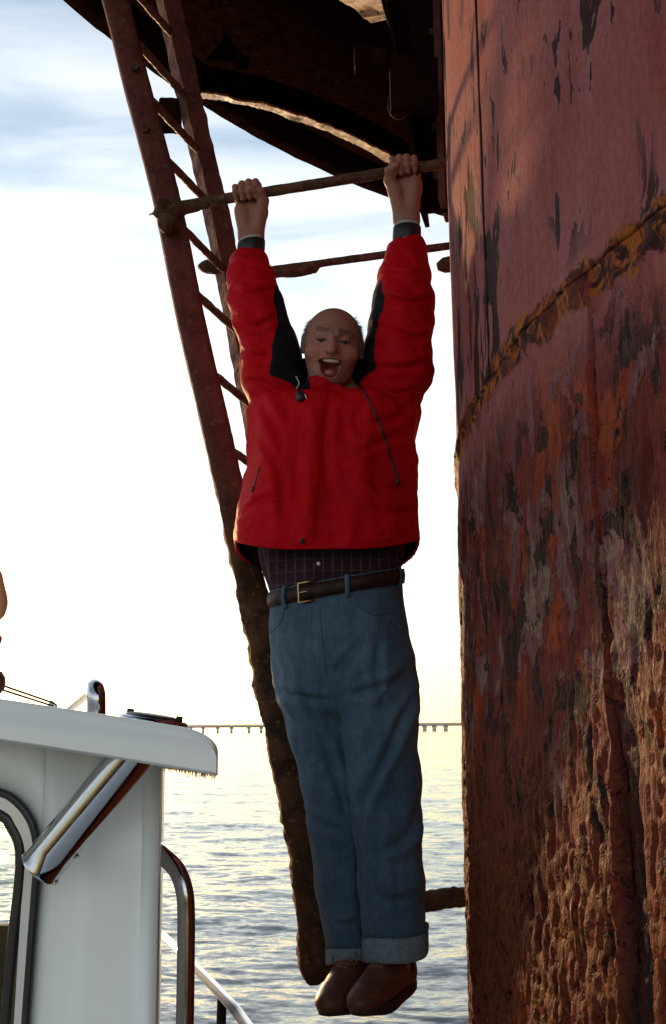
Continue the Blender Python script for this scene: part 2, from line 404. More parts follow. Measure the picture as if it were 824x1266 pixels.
def caisson_mat():
    m = Mat('weathered_red_iron_plate', rough=.8, spec=.07)
    fine = m.noise(m.uv((1, .6, 1)), 85, 5, .66); mid = m.noise(m.uv((1, .38, 1)), 9, 4, .6, .4); big = m.noise(m.uv((1, .5, 1), (7, 3, 0)), 1.8, 5, .55)
    stre = m.noise(m.uv((1, .10, 1), (3, 9, 0)), 26, 4, .6)
    strb = m.noise(m.uv((1, .16, 1), (13, 2, 0)), 8, 4, .62, .3)
    # upper paint: chalky pink red with lavender bloom
    pu = m.mix(m.ramp(big, .35, .65), (.27, .072, .068), (.31, .104, .100)); pu = m.mix(m.ramp(stre, .45, .70, 0, .55), pu, (.28, .13, .122))
    pu = m.mix(m.ramp(m.noise(m.uv((1, .3, 1), (21, 5, 0)), 3.4, 4, .6), .54, .70, 0, .7), pu, (.21, .036, .024))
    pu = m.mix(m.ramp(strb, .60, .74, 0, .6), pu, (.11, .038, .038))
    chipn = m.noise(m.uv((1, .36, 1), (2, 6, 0)), 15, 4, .62, .5); chipb = m.noise(m.uv((1, .5, 1), (31, 8, 0)), 2.6, 4, .5)
    chipm = m.math('MULTIPLY', m.ramp(chipn, .570, .590), m.ramp(chipb, .42, .54))
    chipm = m.math('MAXIMUM', chipm, m.ramp(m.attr('chip'), .3, .6))
    halo = m.math('MULTIPLY', m.ramp(chipn, .53, .60), m.ramp(chipb, .40, .58))
    pu = m.mix(m.math('MULTIPLY', halo, .55), pu, (.23, .14, .165))
    pu = m.mix(chipm, pu, m.mix(m.ramp(fine, .4, .6), (.020, .008, .008), (.045, .016, .014)))
    # lower: layers of old paint that have broken off with hard edges, red lead, bare black scale, orange crust
    rl = m.attr('scale'); vl = m.attr('vlow')
    nA = m.noise(m.uv((1, .62, 1), (41, 1, 0)), 7.5, 5, .64, .6); nB = m.noise(m.uv((1, .55, 1), (5, 31, 0)), 6.0, 5, .64, .5); nC = m.noise(m.uv((1, .58, 1), (9, 17, 0)), 13, 5, .66, .5)
    pl = m.mix(m.ramp(strb, .36, .62), (.085, .015, .013), (.185, .027, .021))
    mB = m.ramp(nB, .535, .565); pl = m.mix(mB, pl, m.mix(m.ramp(mid, .4, .6), (.22, .026, .013), (.30, .050, .014)))
    tA = m.math('ADD', nA, m.math('MULTIPLY', vl, -.10)); mA = m.ramp(tA, .525, .550); pl = m.mix(mA, pl, m.mix(m.ramp(stre, .4, .65), (.15, .055, .060), (.21, .090, .092)))
    pl = m.mix(m.math('MULTIPLY', m.ramp(m.math('ADD', nA, m.math('MULTIPLY', vl, -.10)), .60, .62), .7), pl, (.26, .185, .12))
    mC = m.ramp(nC, .545, .565); pl = m.mix(mC, pl, m.mix(m.ramp(fine, .4, .62), (.011, .006, .006), (.045, .016, .012)))
    crust = m.mix(m.ramp(fine, .38, .62), (.085, .016, .008), (.22, .060, .017))
    cv = m.math('MULTIPLY', m.ramp(m.math('ADD', rl, m.math('MULTIPLY', m.math('SUBTRACT', fine, .5), .9)), .50, .66), m.ramp(vl, .05, .9, .10, .85))
    pl = m.mix(cv, pl, crust)
    lay = m.math('SUBTRACT', m.math('ADD', m.math('MULTIPLY', mA, .55), m.math('MULTIPLY', mB, .3)), m.math('MULTIPLY', mC, .6))
    c = m.mix(m.attr('low'), pu, pl)
    # bright rust on the ring joint and along the standing joint
    rn = m.noise(m.uv((1, 1, 1), (3, 41, 0)), 22, 4, .66, .8); orr = m.mix(m.ramp(rn, .46, .56), (.030, .011, .009), (.32, .085, .014)); orr = m.mix(m.ramp(nC, .50, .56, 0, .8), orr, (.10, .022, .014))
    rb = m.ramp(m.math('ADD', m.attr('ring'), m.math('MULTIPLY', m.math('SUBTRACT', m.math('ADD', m.math('MULTIPLY', mid, .5), m.math('MULTIPLY', rn, .5)), .5), 3.2)), .42, .58); c = m.mix(rb, c, orr)
    run = m.mix(m.ramp(mid, .4, .65), (.30, .035, .018), (.13, .035, .03)); c = m.mix(m.attr('run'), c, run)
    drk = m.math('MULTIPLY', m.attr('dark'), m.ramp(strb, .3, .55, .35, 1)); c = m.mix(drk, c, (.025, .013, .014))
    c = m.mix(m.attr('seam'), c, (.012, .007, .006))
    m.color(m.mix(m.ramp(fine, .3, .7, 0, .25), c, (.03, .015, .012)))
    m.rough(m.math('ADD', m.ramp(m.attr('low'), 0, 1, .70, .62), m.ramp(fine, .3, .7, -.08, .16)))
    hgt0 = m.math('MULTIPLY', lay, m.attr('low'))
    bark = m.noise(m.uv((1, .28, 1), (51, 3, 0)), 75, 4, .7, .6)
    hgt = m.math('ADD', m.math('MULTIPLY', stre, .10), m.math('MULTIPLY', m.math('ADD', mid, m.math('MULTIPLY', fine, .6)), m.ramp(m.attr('low'), 0, 1, .16, 1.0)))
    m.bump(m.math('ADD', m.math('ADD', hgt, hgt0), m.math('MULTIPLY', bark, m.ramp(m.attr('low'), 0, 1, .05, 1.3))), 1.0, .012)
    return m.m
M['plate'] = caisson_mat()
def build_caisson():
    L = thing('lighthouse', 'huge rusty red iron lighthouse caisson with gallery overhead', 'lighthouse', (CC[0], CC[1], 0))
    def plate(t0, t1, z0, z1, fine):
        gap = .0022
        t0 += gap / CR; t1 -= gap / CR; lo_, hi_ = z0 + .002, z1 - .002
        if fine:
            ts = np.linspace(t0, t1, 340); zs = np.unique(np.concatenate([np.linspace(max(lo_, 1.25), min(hi_, 4.5), int((min(hi_, 4.5) - max(lo_, 1.25)) / .0062)), np.linspace(lo_, hi_, 10)]))
            zs = np.concatenate([[z for z in zs if z < 1.25], [z for z in zs if z >= 1.25]])
        else: ts = np.linspace(t0, t1, 24); zs = np.linspace(lo_, hi_, 24)
        T, Z = np.meshgrid(ts, zs); u = (T - UREF) * CR
        h, chip, scl, low, ring, vlow = relief(u, Z)
        du = np.minimum(T - t0, t1 - T) * CR
        jag = .006 * fbm(np.stack([Z * 14, Z * 0, T * 0 + 3.1], -1).reshape(-1, 3), 4).reshape(T.shape)
        h = h - .010 * (1 - sst(du, .0, .004 + jag))
        seam = (1 - sst(du, .003 + jag * .9, .006 + jag * 1.6)) * sst(Z - RINGZ, -.05, .02)
        # standing joint of the lower course: a red run of rust; a dark channel further right
        wob = .03 * (fbm(np.stack([Z * 1.6, Z * 0, Z * 0 + 7.7], -1).reshape(-1, 3), 3).reshape(T.shape) - .5)
        dl = np.abs((T - TL) * CR + wob * .4)
        run = (1 - sst(dl, .010, .018)) * sst(RINGZ + .02 - Z, 0, .05) * (1 - sst(RINGZ - Z, .5, .80)) * sst(fbm(np.stack([u * 20, Z * 9, Z * 0 + 5.5], -1).reshape(-1, 3), 4).reshape(T.shape), .36, .50); h = h + .010 * run
        dd = np.abs((T - TD) * CR + wob * 1.6); wd = .020 + .015 * sst(RINGZ - Z, .5, 1.6)
        dark = (1 - sst(dd, wd, wd + .025)) * sst(RINGZ - Z, .55, .85); h = h - .016 * dark
        v = np.stack([CC[0] + (CR + h) * np.cos(T), CC[1] + (CR + h) * np.sin(T), Z], -1).reshape(-1, 3)
        nr, na = T.shape; i = (np.arange(nr - 1)[:, None] * na + np.arange(na - 1)[None]).ravel()
        f = np.stack([i, i + 1, i + na + 1, i + na], 1)
        # a returned rim gives the sheet its thickness
        rim = np.concatenate([np.arange(na), na - 1 + na * np.arange(1, nr), (nr * na - 2) - np.arange(na - 1), na * np.arange(nr - 2, 0, -1)])
        w = v[rim].copy(); dv_ = w[:, :2] - CC; w[:, :2] = CC + dv_ * ((CR - .03) / np.linalg.norm(dv_, axis=1))[:, None]
        k = np.arange(len(rim)); k2 = (k + 1) % len(rim); f2 = np.stack([rim[k2], rim[k], len(v) + k, len(v) + k2], 1)
        o = mesh('plate', np.vstack([v, w]), np.vstack([f, f2]), M['plate'], L)
        pad = lambda a: np.concatenate([a.ravel(), np.zeros(len(rim))])
        attr(o, 'chip', pad(chip)); attr(o, 'scale', pad(scl)); attr(o, 'low', pad(low)); attr(o, 'ring', pad(ring)); attr(o, 'vlow', pad(vlow)); attr(o, 'run', pad(run)); attr(o, 'dark', pad(dark)); attr(o, 'seam', pad(seam))
        uvz = np.stack([u.ravel(), Z.ravel(), np.zeros(u.size)], 1); uvz = np.vstack([uvz, uvz[rim]])
        a = o.data.attributes.new('uvz', 'FLOAT_VECTOR', 'POINT'); a.data.foreach_set('vector', uvz.astype(np.float32).ravel())
    st = R_(30)
    for k in range(-6, 6):
        plate(TU + k * st, TU + (k + 1) * st, RINGZ, 6.3, k in (-1, 0))
        plate(TL + k * st, TL + (k + 1) * st, -1.5, RINGZ, k in (-1, 0))
    # backing shell behind the joints
    n = 180; mb = MB(); V = []
    for z in (-1.6, 6.3):
        for j in range(n): g = 2 * math.pi * j / n; V.append((CC[0] + (CR - .025) * math.cos(g), CC[1] + (CR - .025) * math.sin(g), z))
    mb.add(V, [(j, (j + 1) % n, n + (j + 1) % n, n + j) for j in range(n)] + [tuple(range(n))[::-1], tuple(range(n, 2 * n))]); mb.build('shell', M['rust_dark'], L)
    # gallery: deck and ring girder turned around the caisson axis
    def lathe(name, prof, mat, n=240, rough=0.0):
        T = np.linspace(0, 2 * math.pi, n, endpoint=False); V = []
        for (r, z) in prof: V.append(np.stack([CC[0] + r * np.cos(T), CC[1] + r * np.sin(T), np.full(n, z)], 1))
        m_ = len(prof); V = np.concatenate(V)
        if rough:
            nn = fbm(V * 9, 4)[:, None] - .5; mm = fbm(V * 31 + 5, 3)[:, None] - .5
            V = V + np.array([[0, 0, 1.]]) * (nn * rough + mm * rough * .5)
        a = np.arange(n); b = (a + 1) % n
        f = np.concatenate([np.stack([k * n + a, k * n + b, ((k + 1) % m_) * n + b, ((k + 1) % m_) * n + a], 1) for k in range(m_)])
        return mesh(name, V, f, mat, L, False)
    lathe('gallery_deck', [(4.03, 6.06), (6.22, 6.06), (6.22, 6.14), (4.03, 6.14)], M['shade_iron'])
    lathe('ring_girder', [(6.03, 6.0), (6.28, 6.0), (6.28, 6.20), (6.235, 6.20), (6.235, 6.052), (6.03, 6.052)], M['shade_iron'], 700, .012)
    def gold_lit_edge(px, zc, wd, rise, mat, n=140):  # plate added along the gold edge, tilted and coloured for its sunlit look
        pts = [];
        for x, y in px:
            d = ray(x, y); pts.append(CAM + d * (zc - CAM[2]) / d[2])
        q = spline(pts, n); t = np.gradient(q, axis=0); t /= np.linalg.norm(t, axis=1)[:, None]; o = np.cross(t, [0, 0, 1.]); o /= np.linalg.norm(o, axis=1)[:, None]
        o *= np.sign(((q[:, :2] - CC) * o[:, :2]).sum(1))[:, None]
        rag = lambda V: V + np.array([[0, 0, 1.]]) * ((fbm(V * 13, 4)[:, None] - .5) * .030 + (fbm(V * 42, 2)[:, None] - .5) * .014)
        sec = [(-wd / 2, -rise / 2), (0, 0), (wd / 2, rise / 2), (wd / 2, rise / 2 + .012), (-wd / 2, -rise / 2 + .012)]
        o_ = MB().sweep(q, sec, o, np.array([0, 0, 1.]), rag).build('gold_lit_edge', mat, L)
        zt = 6.058 - zc; MB().sweep(q, [(-.008, .008), (.008, .012), (.008, zt), (-.008, zt)], o, np.array([0, 0, 1.])).build('web', M['shade_iron'], o_)
    gold_lit_edge([(240, 118), (255, 119), (330, 134), (400, 158), (450, 180), (495, 205), (550, 242), (590, 275)], 5.87, .12, .045, M['lip'])
    gold_lit_edge([(395, -34), (430, -8), (458, 8), (480, 24)], 4.75, .15, .05, M['lip'], 60)
    # radial brackets with a curved flange
    def bracket(t, foot=3.95, top=6.045, show=False):
        er = np.array([math.cos(t), math.sin(t), 0]); et = np.array([-math.sin(t), math.cos(t), 0]); ez = np.array([0, 0, 1.]); c0 = np.array([*CC, 0])
        arc = [(4.10, foot), (4.13, foot + .35)] + [(5.85 - 1.70 * math.cos(g), foot + .35 + 1.58 * math.sin(g)) for g in np.linspace(.08, math.pi / 2, 16)]
        W3 = lambda r, z, s=0: c0 + er * r + ez * z + et * s
        poly = [(4.025, foot)] + arc + [(5.85, top), (4.025, top)]
        n = len(poly); mb = MB(); mb.add([W3(r, z, -.008) for r, z in poly] + [W3(r, z, .008) for r, z in poly],
            [tuple(range(n)), tuple(range(2 * n - 1, n - 1, -1))] + [(i, n + i, n + (i + 1) % n, (i + 1) % n) for i in range(n)])
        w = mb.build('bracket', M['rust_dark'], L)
        fl = MB(); V = []
        for k, (r, z) in enumerate(arc):
            a = np.array(arc[min(k + 1, len(arc) - 1)]) - np.array(arc[max(k - 1, 0)]); a /= np.linalg.norm(a); nn = np.array([a[1], -a[0]])
            for (s, d) in ((-.105, 0.001), (.105, 0.001), (.105, .016), (-.105, .016)): V.append(W3(r + nn[0] * d, z + nn[1] * d, s))
        m_ = len(arc); fl.add(V, [(k * 4 + j, k * 4 + (j + 1) % 4, (k + 1) * 4 + (j + 1) % 4, (k + 1) * 4 + j) for k in range(m_ - 1) for j in range(4)] + [(3, 2, 1, 0), tuple((m_ - 1) * 4 + j for j in range(4))])
        fl.build('flange', M['shade_rust'], w)
        for s in (-.05, .05): MB().box(W3(4.035, (foot + 5.4) / 2, s), er * .012, et * .036, ez * (5.4 - foot) / 2).build('bracket_leg', M['rust_red'], w)
        if show:
            for s in (-.055, .055):
                for z in np.arange(foot + .1, 5.3, .17): MB().tube([W3(4.045, z, s), W3(4.064, z, s)], .014, 6).build('bolt', M['rust_brown'], w)
    tb = math.atan2(3.42 - CC[1], .404 - CC[0])
    for k in range(-5, 5): bracket(tb + k * R_(36), show=(k == 0))
    # gusset with stepped end beside the caisson, and a bolt stub below the far bar
    er = np.array([math.cos(tb), math.sin(tb), 0])
    g = MB(); c = P(512, 105, 3.2); g.box(c, (.075, 0.01, 0), (0, .02, 0), (0, 0, .09)); g.box(P(458, 76, 3.2), (.05, 0.008, 0), (0, .03, 0), (0, 0, .035)); g.build('gusset', M['rust_dark'], L)
    s = MB(); a = P(541, 330, 3.28); s.tube([a, a + np.array([.02, 0, .005]), a + np.array([.06, 0, .012]), a + np.array([.11, 0, .01])], [.012, .024, .026, .018], 10); s.build('bolt_stub', M['rust_brown'], L, True)
    return L
LH = build_caisson()

# ------------------------------------------------------------------ ladder and its tie bars
def build_ladder():
    YN, YF = 3.10, 3.52
    near = [P(143, 0, YN + .0), P(168, 100, YN), P(207, 250, YN), P(235, 390, YN), P(265, 520, YN), P(305, 700, YN), P(334, 850, YN), P(366, 1000, YN), P(385, 1100, YN), P(390, 1180, YN), P(388, 1218, YN)]
    near = [near[0] + (near[0] - near[2]) * 2.2] + near
    far = [P(209, 0, YF), P(231, 100, YF), P(247, 170, YF), P(266, 250, YF), P(282, 330, YF), P(296, 400, YF), P(312, 490, YF), P(326, 560, YF)]
    far = [far[0] + (far[0] - far[3]) * 2.2] + far + [far[-1] + (far[-1] - far[-3]) * .5]
    lad = thing('ladder', 'heavily rusted iron ladder leaning out from the caisson behind the man', 'ladder', tuple(near[-1]))
    def ends_at(path, z):
        path = np.asarray(path); k = np.argsort(path[:, 2]); return np.array([np.interp(z, path[k, 2], path[k, i]) for i in range(3)])
    nearp = spline(near, 420)
    ang = R_(19); au = np.array([math.cos(ang), -math.sin(ang) * -1, 0]); av = np.array([-math.sin(ang), math.cos(ang), 0])
    w, t = .039, .020
    # flat bar section, many points so that the scale on it is real relief
    sec = [(-w, -t * .8), (-w * .6, -t), (-w * .2, -t), (w * .2, -t), (w * .6, -t), (w, -t * .8), (w, 0), (w, t * .8), (w * .6, t), (0, t), (-w * .6, t), (-w, t * .8), (-w, 0)]
    def rough(V):
        z = V[:, 2]; k = sst(3.25 - z, 0, .8)[:, None]
        C = ends_at; c = np.stack([np.interp(z, nearp[::-1, 2], nearp[::-1, i]) for i in range(3)], 1)
        d = V - c; d /= np.linalg.norm(d, axis=1)[:, None] + 1e-6
        n = fbm(V * np.array([26, 26, 17]), 4)[:, None] - .45; n2 = fbm(V * 62 + 9, 3)[:, None] - .5
        end = np.sqrt(np.clip((z - nearp[-1, 2] + .002) / .05, 0, 1))[:, None]; sw = (1 + .12 * sst(1.98 - z, 0, .1))[:, None]
        V = c + (V - c) * sw
        V = V + d * (n * (.003 + .026 * k) + n2 * (.001 + .010 * k))
        return c + (V - c) * (.08 + .92 * end)
    m = Mat('ladder_iron', rough=.85, spec=.15); v = m.coord('Object'); a = m.noise(v, 16, 4, .62); b = m.noise(v, 55, 3, .6)
    sp = m.n('ShaderNodeSeparateXYZ'); g = m.n('ShaderNodeNewGeometry'); m.l(g.outputs['Position'], sp.inputs[0])
    paint = m.mix(m.ramp(a, .4, .62), (.13, .042, .036), (.085, .03, .026)); paint = m.mix(m.ramp(b, .56, .68), paint, (.13, .075, .05))
    scale = m.mix(m.ramp(a, .38, .6), (.045, .022, .014), (.10, .045, .024)); scale = m.mix(m.ramp(b, .58, .7), scale, (.17, .09, .045))
    m.color(m.mix(m.ramp(m.math('ADD', sp.outputs['Z'], m.math('MULTIPLY', a, .5)), 3.55, 3.0), paint, scale)); m.bump(m.math('ADD', a, m.math('MULTIPLY', b, .6)), .8, .006)
    s1 = MB().sweep(nearp, sec, au, av, rough).build('stile', m.m, lad, True)
    farp = spline(far, 120); au2 = np.array([.93, .36, 0]); av2 = np.array([-.36, .93, 0])
    L = .034; sec2 = [(-.032, -.034), (-.032, .050), (-.022, .050), (-.022, -.020), (.030, -.020), (.030, -.034)]
    def rough2(V): return V + (fbm(V * 30, 3)[:, None] - .5) * np.array([[.010, .010, .002]])
    MB().sweep(farp, sec2, au2, av2, rough2).build('stile', m.m, lad)
    zs = [P(x, y, YN + .02)[2] for x, y in ((184, 0), (171, 36), (191, 109), (209, 184), (233, 271), (244, 353), (270, 453), (285, 548))]
    zs[0] = zs[1] + .235
    zs = [zs[0] + .235] + zs
    for z in zs:
        a = ends_at(nearp, z) + np.array([0, .0, 0]); b = ends_at(farp, z) + np.array([0, .02, 0]); d = b - a; d /= np.linalg.norm(d); s = np.cross(d, [0, 0, 1.]); s /= np.linalg.norm(s); u = np.cross(s, d)
        pts = np.linspace(a, b, 26); sec3 = [(.0125 * math.cos(g) * (1), .0125 * math.sin(g)) for g in np.linspace(0, 2 * math.pi, 10, endpoint=False)]
        MB().sweep(pts, sec3, s, u, lambda V: V + (fbm(V * 40, 3)[:, None] - .5) * np.array([[.004, 0, .005]])).build('rung', M['rust_rung'], lad, True)
    def bar(name, a, b, r, amp, lump=None, n=90):
        a, b = np.asarray(a), np.asarray(b); d = b - a; d = d / np.linalg.norm(d); s = np.cross(d, [0, 0, 1.]); s /= np.linalg.norm(s); u = np.cross(s, d)
        pts = np.linspace(a, b, n); sec = [(r * math.cos(g), r * math.sin(g)) for g in np.linspace(0, 2 * math.pi, 14, endpoint=False)]
        def fn(V):
            t = ((V - a) @ d) / np.linalg.norm(b - a); c = a + t[:, None] * (b - a); e = V - c; e /= np.linalg.norm(e, axis=1)[:, None]
            k = amp * (fbm(V * 33, 4) - .45)
            if lump is not None: k = k + lump[2] * sst(t, lump[0], lump[0] + .03) * sst(-t, -lump[1], -lump[1] + .03) * (.6 + fbm(V * 28 + 3, 3)) * np.clip(-e[:, 2] + .4, 0, 1)
            return V + e * k[:, None]
        return MB().sweep(pts, sec, s, u, fn).build(name, M['rust_rung'], lad, True)
    b0, b1 = BAR
    bar('tie_bar', b0, b1, .0155, .003)
    c0, c1 = P(284, 341, 3.50), P(556, 304, 3.38)
    bar('tie_bar', c0, c1, .0125, .003, (.17, .42, .016))
    e0, e1 = P(389, 1130, 3.10), P(592, 1107, 3.10)
    bar('tie_bar', e0, e1, .026, .020)
    # clamp lump with bolts where the near bar meets the stile
    c = P(208, 262, YN - .02)
    def lumps(Q):
        d = ell(Q, c, (.043, .034, .034)); d = smin(d, cone(Q, c + [.03, -.01, .004], c + [.11, -.01, .018], .022, .014), .02)
        d = smin(d, ell(Q, c + [-.012, -.032, .008], (.020, .014, .020)), .008); d = smin(d, ell(Q, c + [.006, -.028, -.048], (.030, .024, .030)), .012); d = smin(d, cone(Q, c + [-.03, 0, -.004], c + [-.054, 0, -.007], .004, .0015), .006)
        return d + .010 * (fbm(Q * 45, 3) - .5)
    v, f = sdf_mesh(lumps, c - .13, c + .15, .004); mesh('clamp', v, f, M['rust_brown'], lad)
    c2 = P(262, 330, YF - .02)
    def collar(Q): return np.maximum(ell(Q, c2, (.046, .05, .017)), -1) + .008 * (fbm(Q * 50, 3) - .5)
    v, f = sdf_mesh(collar, c2 - .1, c2 + .1, .005); mesh('clamp', v, f, M['rust_brown'], lad)
    for (x, y) in ((168, 84), (181, 160)):
        q = P(x, y, YN - .028); MB().tube([q, q + np.array([0, -.012, 0])], .013, 6).build('bolt', M['rust_brown'], lad)
    q = P(211, 143, YF + .06)
    def blk(Q): 
        d = np.abs(Q - q.astype(np.float32)) - np.array([.028, .03, .042], np.float32); return np.linalg.norm(np.maximum(d, 0), axis=1) + np.minimum(d.max(1), 0) - .008 + .012 * (fbm(Q * 40, 3) - .5)
    v, f = sdf_mesh(blk, q - .08, q + .08, .005); mesh('hanger_block', v, f, M['rust_dark'], lad)
BAR = (P(215, 256, 3.09), P(556, 201, 2.965))
build_ladder()
def bar_at(x):                               # point of the near bar above a photo column
    a, b = BAR; lo, hi = 0., 1.
    for _ in range(40):
        t = (lo + hi) / 2; q = a + t * (b - a) - CAM; px = IW / 2 + F * (q @ RT) / (q @ FW)
        if px < x: lo = t
        else: hi = t
    return a + lo * (b - a)

# a loop of loose wire hanging from the bracket
def build_wire():
    c = P(493, 126, 3.25); pts = [c + np.array([.034 * math.sin(g) * (1 if abs(g) < 2.6 else .8), 0, -.03 - .05 * math.cos(g) + .02]) for g in np.linspace(-2.6, 2.6, 24)]
    pts = [pts[0] + np.array([.008, 0, .09])] + pts + [pts[-1] + np.array([0, 0, .12])]
    o = MB().tube(pts, .0014, 6).build('wire_loop', M['rust_rung'], None, True); o['label'] = 'thin rusty wire loop hanging from the dark bracket above'; o['category'] = 'wire'
build_wire()

# ------------------------------------------------------------------ boat
def build_boat():
    boat = thing('boat', 'white cabin boat with steel rails at lower left', 'boat', (-.9, 1.5, 0))
    gel = Mat('white_gelcoat', rough=.28, spec=.4); v = gel.coord(); gel.color(gel.mix(gel.ramp(gel.noise(v, 3.5, 4), .35, .7), (.84, .88, .89), (.89, .92, .93))); gel.bump(gel.noise(v, 260, 2), .12, .001); gel = gel.m
    chrome = Mat('polished_steel', col=(.52, .53, .55), metal=1., rough=.10); v = chrome.coord(); chrome.rough(chrome.ramp(chrome.noise(v, 40, 4), .4, .7, .06, .16)); chrome = chrome.m
    black = Mat('black_rubber', col=(.018, .019, .02), rough=.35).m
    alu = Mat('white_door_frame', col=(.72, .76, .78), rough=.25, metal=.3).m
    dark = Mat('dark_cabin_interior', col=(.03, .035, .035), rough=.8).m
    # hull with a bow ahead
    ys = np.array([-1.6, 0, 1., 1.9, 2.6, 3.4, 4.2, 5.0, 5.7, 6.2]); st = np.array([.42, .38, .30, .02, -.17, -.40, -.68, -.98, -1.28, -1.5])
    st = st - .03; mid = -1.55; V = []; hs_ = []
    for y, x in zip(ys, st):
        w = max(x - mid, .03); zz = .96 
        for s, z, k in ((1, zz, 1.), (1, zz - .12, 1.02), (1, .35, .86), (1, -.2, .45), (0, -.4, 0), (-1, -.2, .45), (-1, .35, .86), (-1, zz - .12, 1.02), (-1, zz, 1.)): V.append((mid + s * w * k, y, z))
    n = 9; m = len(ys); Fc = [(k * n + j, k * n + j + 1, (k + 1) * n + j + 1, (k + 1) * n + j) for k in range(m - 1) for j in range(n - 1)] + [(k * n + n - 1, k * n, (k + 1) * n, (k + 1) * n + n - 1) for k in range(m - 1)]
    Fc += [tuple(range(n))[::-1], tuple((m - 1) * n + j for j in range(n))]
    auto_smooth(mesh('hull', V, Fc, gel, boat))
    YW = 1.78
    rz = lambda x: 2.257 - .165 * (x + .27) - .035 * (x + .27) ** 2     # underside of the hardtop, cambered
    # aft bulkhead with door opening, as a strip mesh around an arched opening
    op = [P(-60, 972, YW), P(0, 978, YW), P(26, 991, YW), P(45, 1018, YW), P(52, 1055, YW), P(49, 1100, YW), P(43, 1180, YW), P(37, 1266, YW), P(32, 1360, YW)]
    op = spline(op, 40); XC = op[:, 0].max() - .34
    full = lambda q: np.vstack([(np.asarray(q) * [-1, 1, 1] + [2 * XC, 0, 0])[::-1], q])     # the other jamb of the door
    xr = P(198, 1000, YW)[0]; botz = 1.0
    top = [];
    tk = .05
    mb = MB()
    # columns left of the door edge (above the arch) and right of it
    def edge_z(x):                            # top of the opening at x, None right of it
        i = int(np.argmax(op[:, 0])); a = op[:i + 1]
        return np.interp(x, a[:, 0], a[:, 2]) if x < op[i, 0] else None
    i = int(np.argmax(op[:, 0])); xm = op[i, 0]
    cols = list(np.linspace(XC, xm, 40)); cols = [2 * XC - x for x in cols[:0:-1]] + cols; V = []; Fc = []
    prof = lambda x, z: YW                    # front face
    for x in cols:
        V += [(x, YW, edge_z(min(max(x, 2 * XC - x), xm - 1e-6))), (x, YW, rz(x) + .01)]
    for k in range(len(cols) - 1): Fc.append((2 * k, 2 * k + 2, 2 * k + 3, 2 * k + 1))
    mb.add(V, Fc)
    low = op[i:]; V = []; Fc = []
    # shallow pilaster steps pressed in the panel right of the door
    us = [0, .12, .30, .36, .40, .46, .80, .97, 1.0]; dy = [0, 0, 0, -.004, -.007, -.007, -.007, -.007, -.007]
    zs = np.concatenate([[rz(xm)], low[:, 2], [botz]]); xl = np.concatenate([[xm], low[:, 0], [low[-1, 0]]])
    for z, x0 in zip(zs, xl):
        for u, d in zip(us, dy):
            x = x0 + (xr - x0) * u; V.append((x, YW + d, (rz(x) + .01) if z == zs[0] else z))
    nn = len(us); Fc = [(k * nn + j, (k + 1) * nn + j, (k + 1) * nn + j + 1, k * nn + j + 1) for k in range(len(zs) - 1) for j in range(nn - 1)]
    mb.add(V, Fc)
    V = []; xp = -2.62
    for z, x0 in zip(zs, xl): V += [(2 * XC - x0, YW, (rz(2 * XC - x0) + .01) if z == zs[0] else z), (xp, YW, (rz(xp) + .01) if z == zs[0] else z)]
    mb.add(V, [(2 * k, 2 * k + 1, 2 * k + 3, 2 * k + 2) for k in range(len(zs) - 1)])
    # starboard side going forward, slightly inwards, and the inner face of the bulkhead
    x2 = xr - .26; Y2 = 3.6
    mb.add([(xr, YW - .007, botz), (x2, Y2, botz), (x2, Y2, rz(x2) + .01), (xr, YW - .007, rz(xr) + .01)], [(0, 1, 2, 3)])
    wall = auto_smooth(mb.build('cabin_wall', gel, boat, True), 50)
    md = wall.modifiers.new('thick', 'SOLIDIFY'); md.thickness = .025; md.offset = -1
    # cabin inside: dark forward bulkhead with an open windscreen, floor, port side
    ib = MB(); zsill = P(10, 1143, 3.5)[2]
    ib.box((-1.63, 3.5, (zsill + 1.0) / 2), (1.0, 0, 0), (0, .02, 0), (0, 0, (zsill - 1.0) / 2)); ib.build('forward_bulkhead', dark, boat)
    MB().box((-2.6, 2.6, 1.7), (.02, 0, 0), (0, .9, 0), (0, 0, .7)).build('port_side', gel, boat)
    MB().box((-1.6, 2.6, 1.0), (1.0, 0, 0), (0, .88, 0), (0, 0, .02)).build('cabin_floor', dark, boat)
    # hardtop: cambered slab with a rounded outer edge
    YA = 1.60; xe = P(268, 935, YA)[0]; xs = np.concatenate([np.linspace(-2.7, xe - .05, 40), xe - .05 + .05 * np.sin(np.linspace(0, math.pi / 2, 9))[1:]])
    V = []; 
    thk = .058
    tap = lambda x, y: x - .42 * max(0, y - YA - .05) * min(1, max(0, (x + 2.7) / 2.4))
    ysr = [YA, YA + .006, YA + .02, 2.2, 3.0, 3.7]
    for y in ysr:
        edge = 1 - .16 * (y == YA)
        for x in xs:
            k = max(0, (x - (xe - .05)) / .05); top_ = rz(x) + thk * (edge) - .026 * (1 - math.sqrt(max(0, 1 - k * k)))
            V.append((tap(x, y), y, top_))
        for x in xs[::-1]:
            V.append((tap(x, y), y, rz(x) + (.004 if y == YA else 0)))
    n = 2 * len(xs); m = len(ysr); Fc = [(k * n + (j + 1) % n, k * n + j, (k + 1) * n + j, (k + 1) * n + (j + 1) % n) for k in range(m - 1) for j in range(n)]
    Fc += [tuple(range(n)), tuple((m - 1) * n + j for j in range(n))[::-1]]
    auto_smooth(mesh('roof', V, Fc, gel, boat), 40)
    # frayed bristle edging below the roof end
    bm_ = MB()
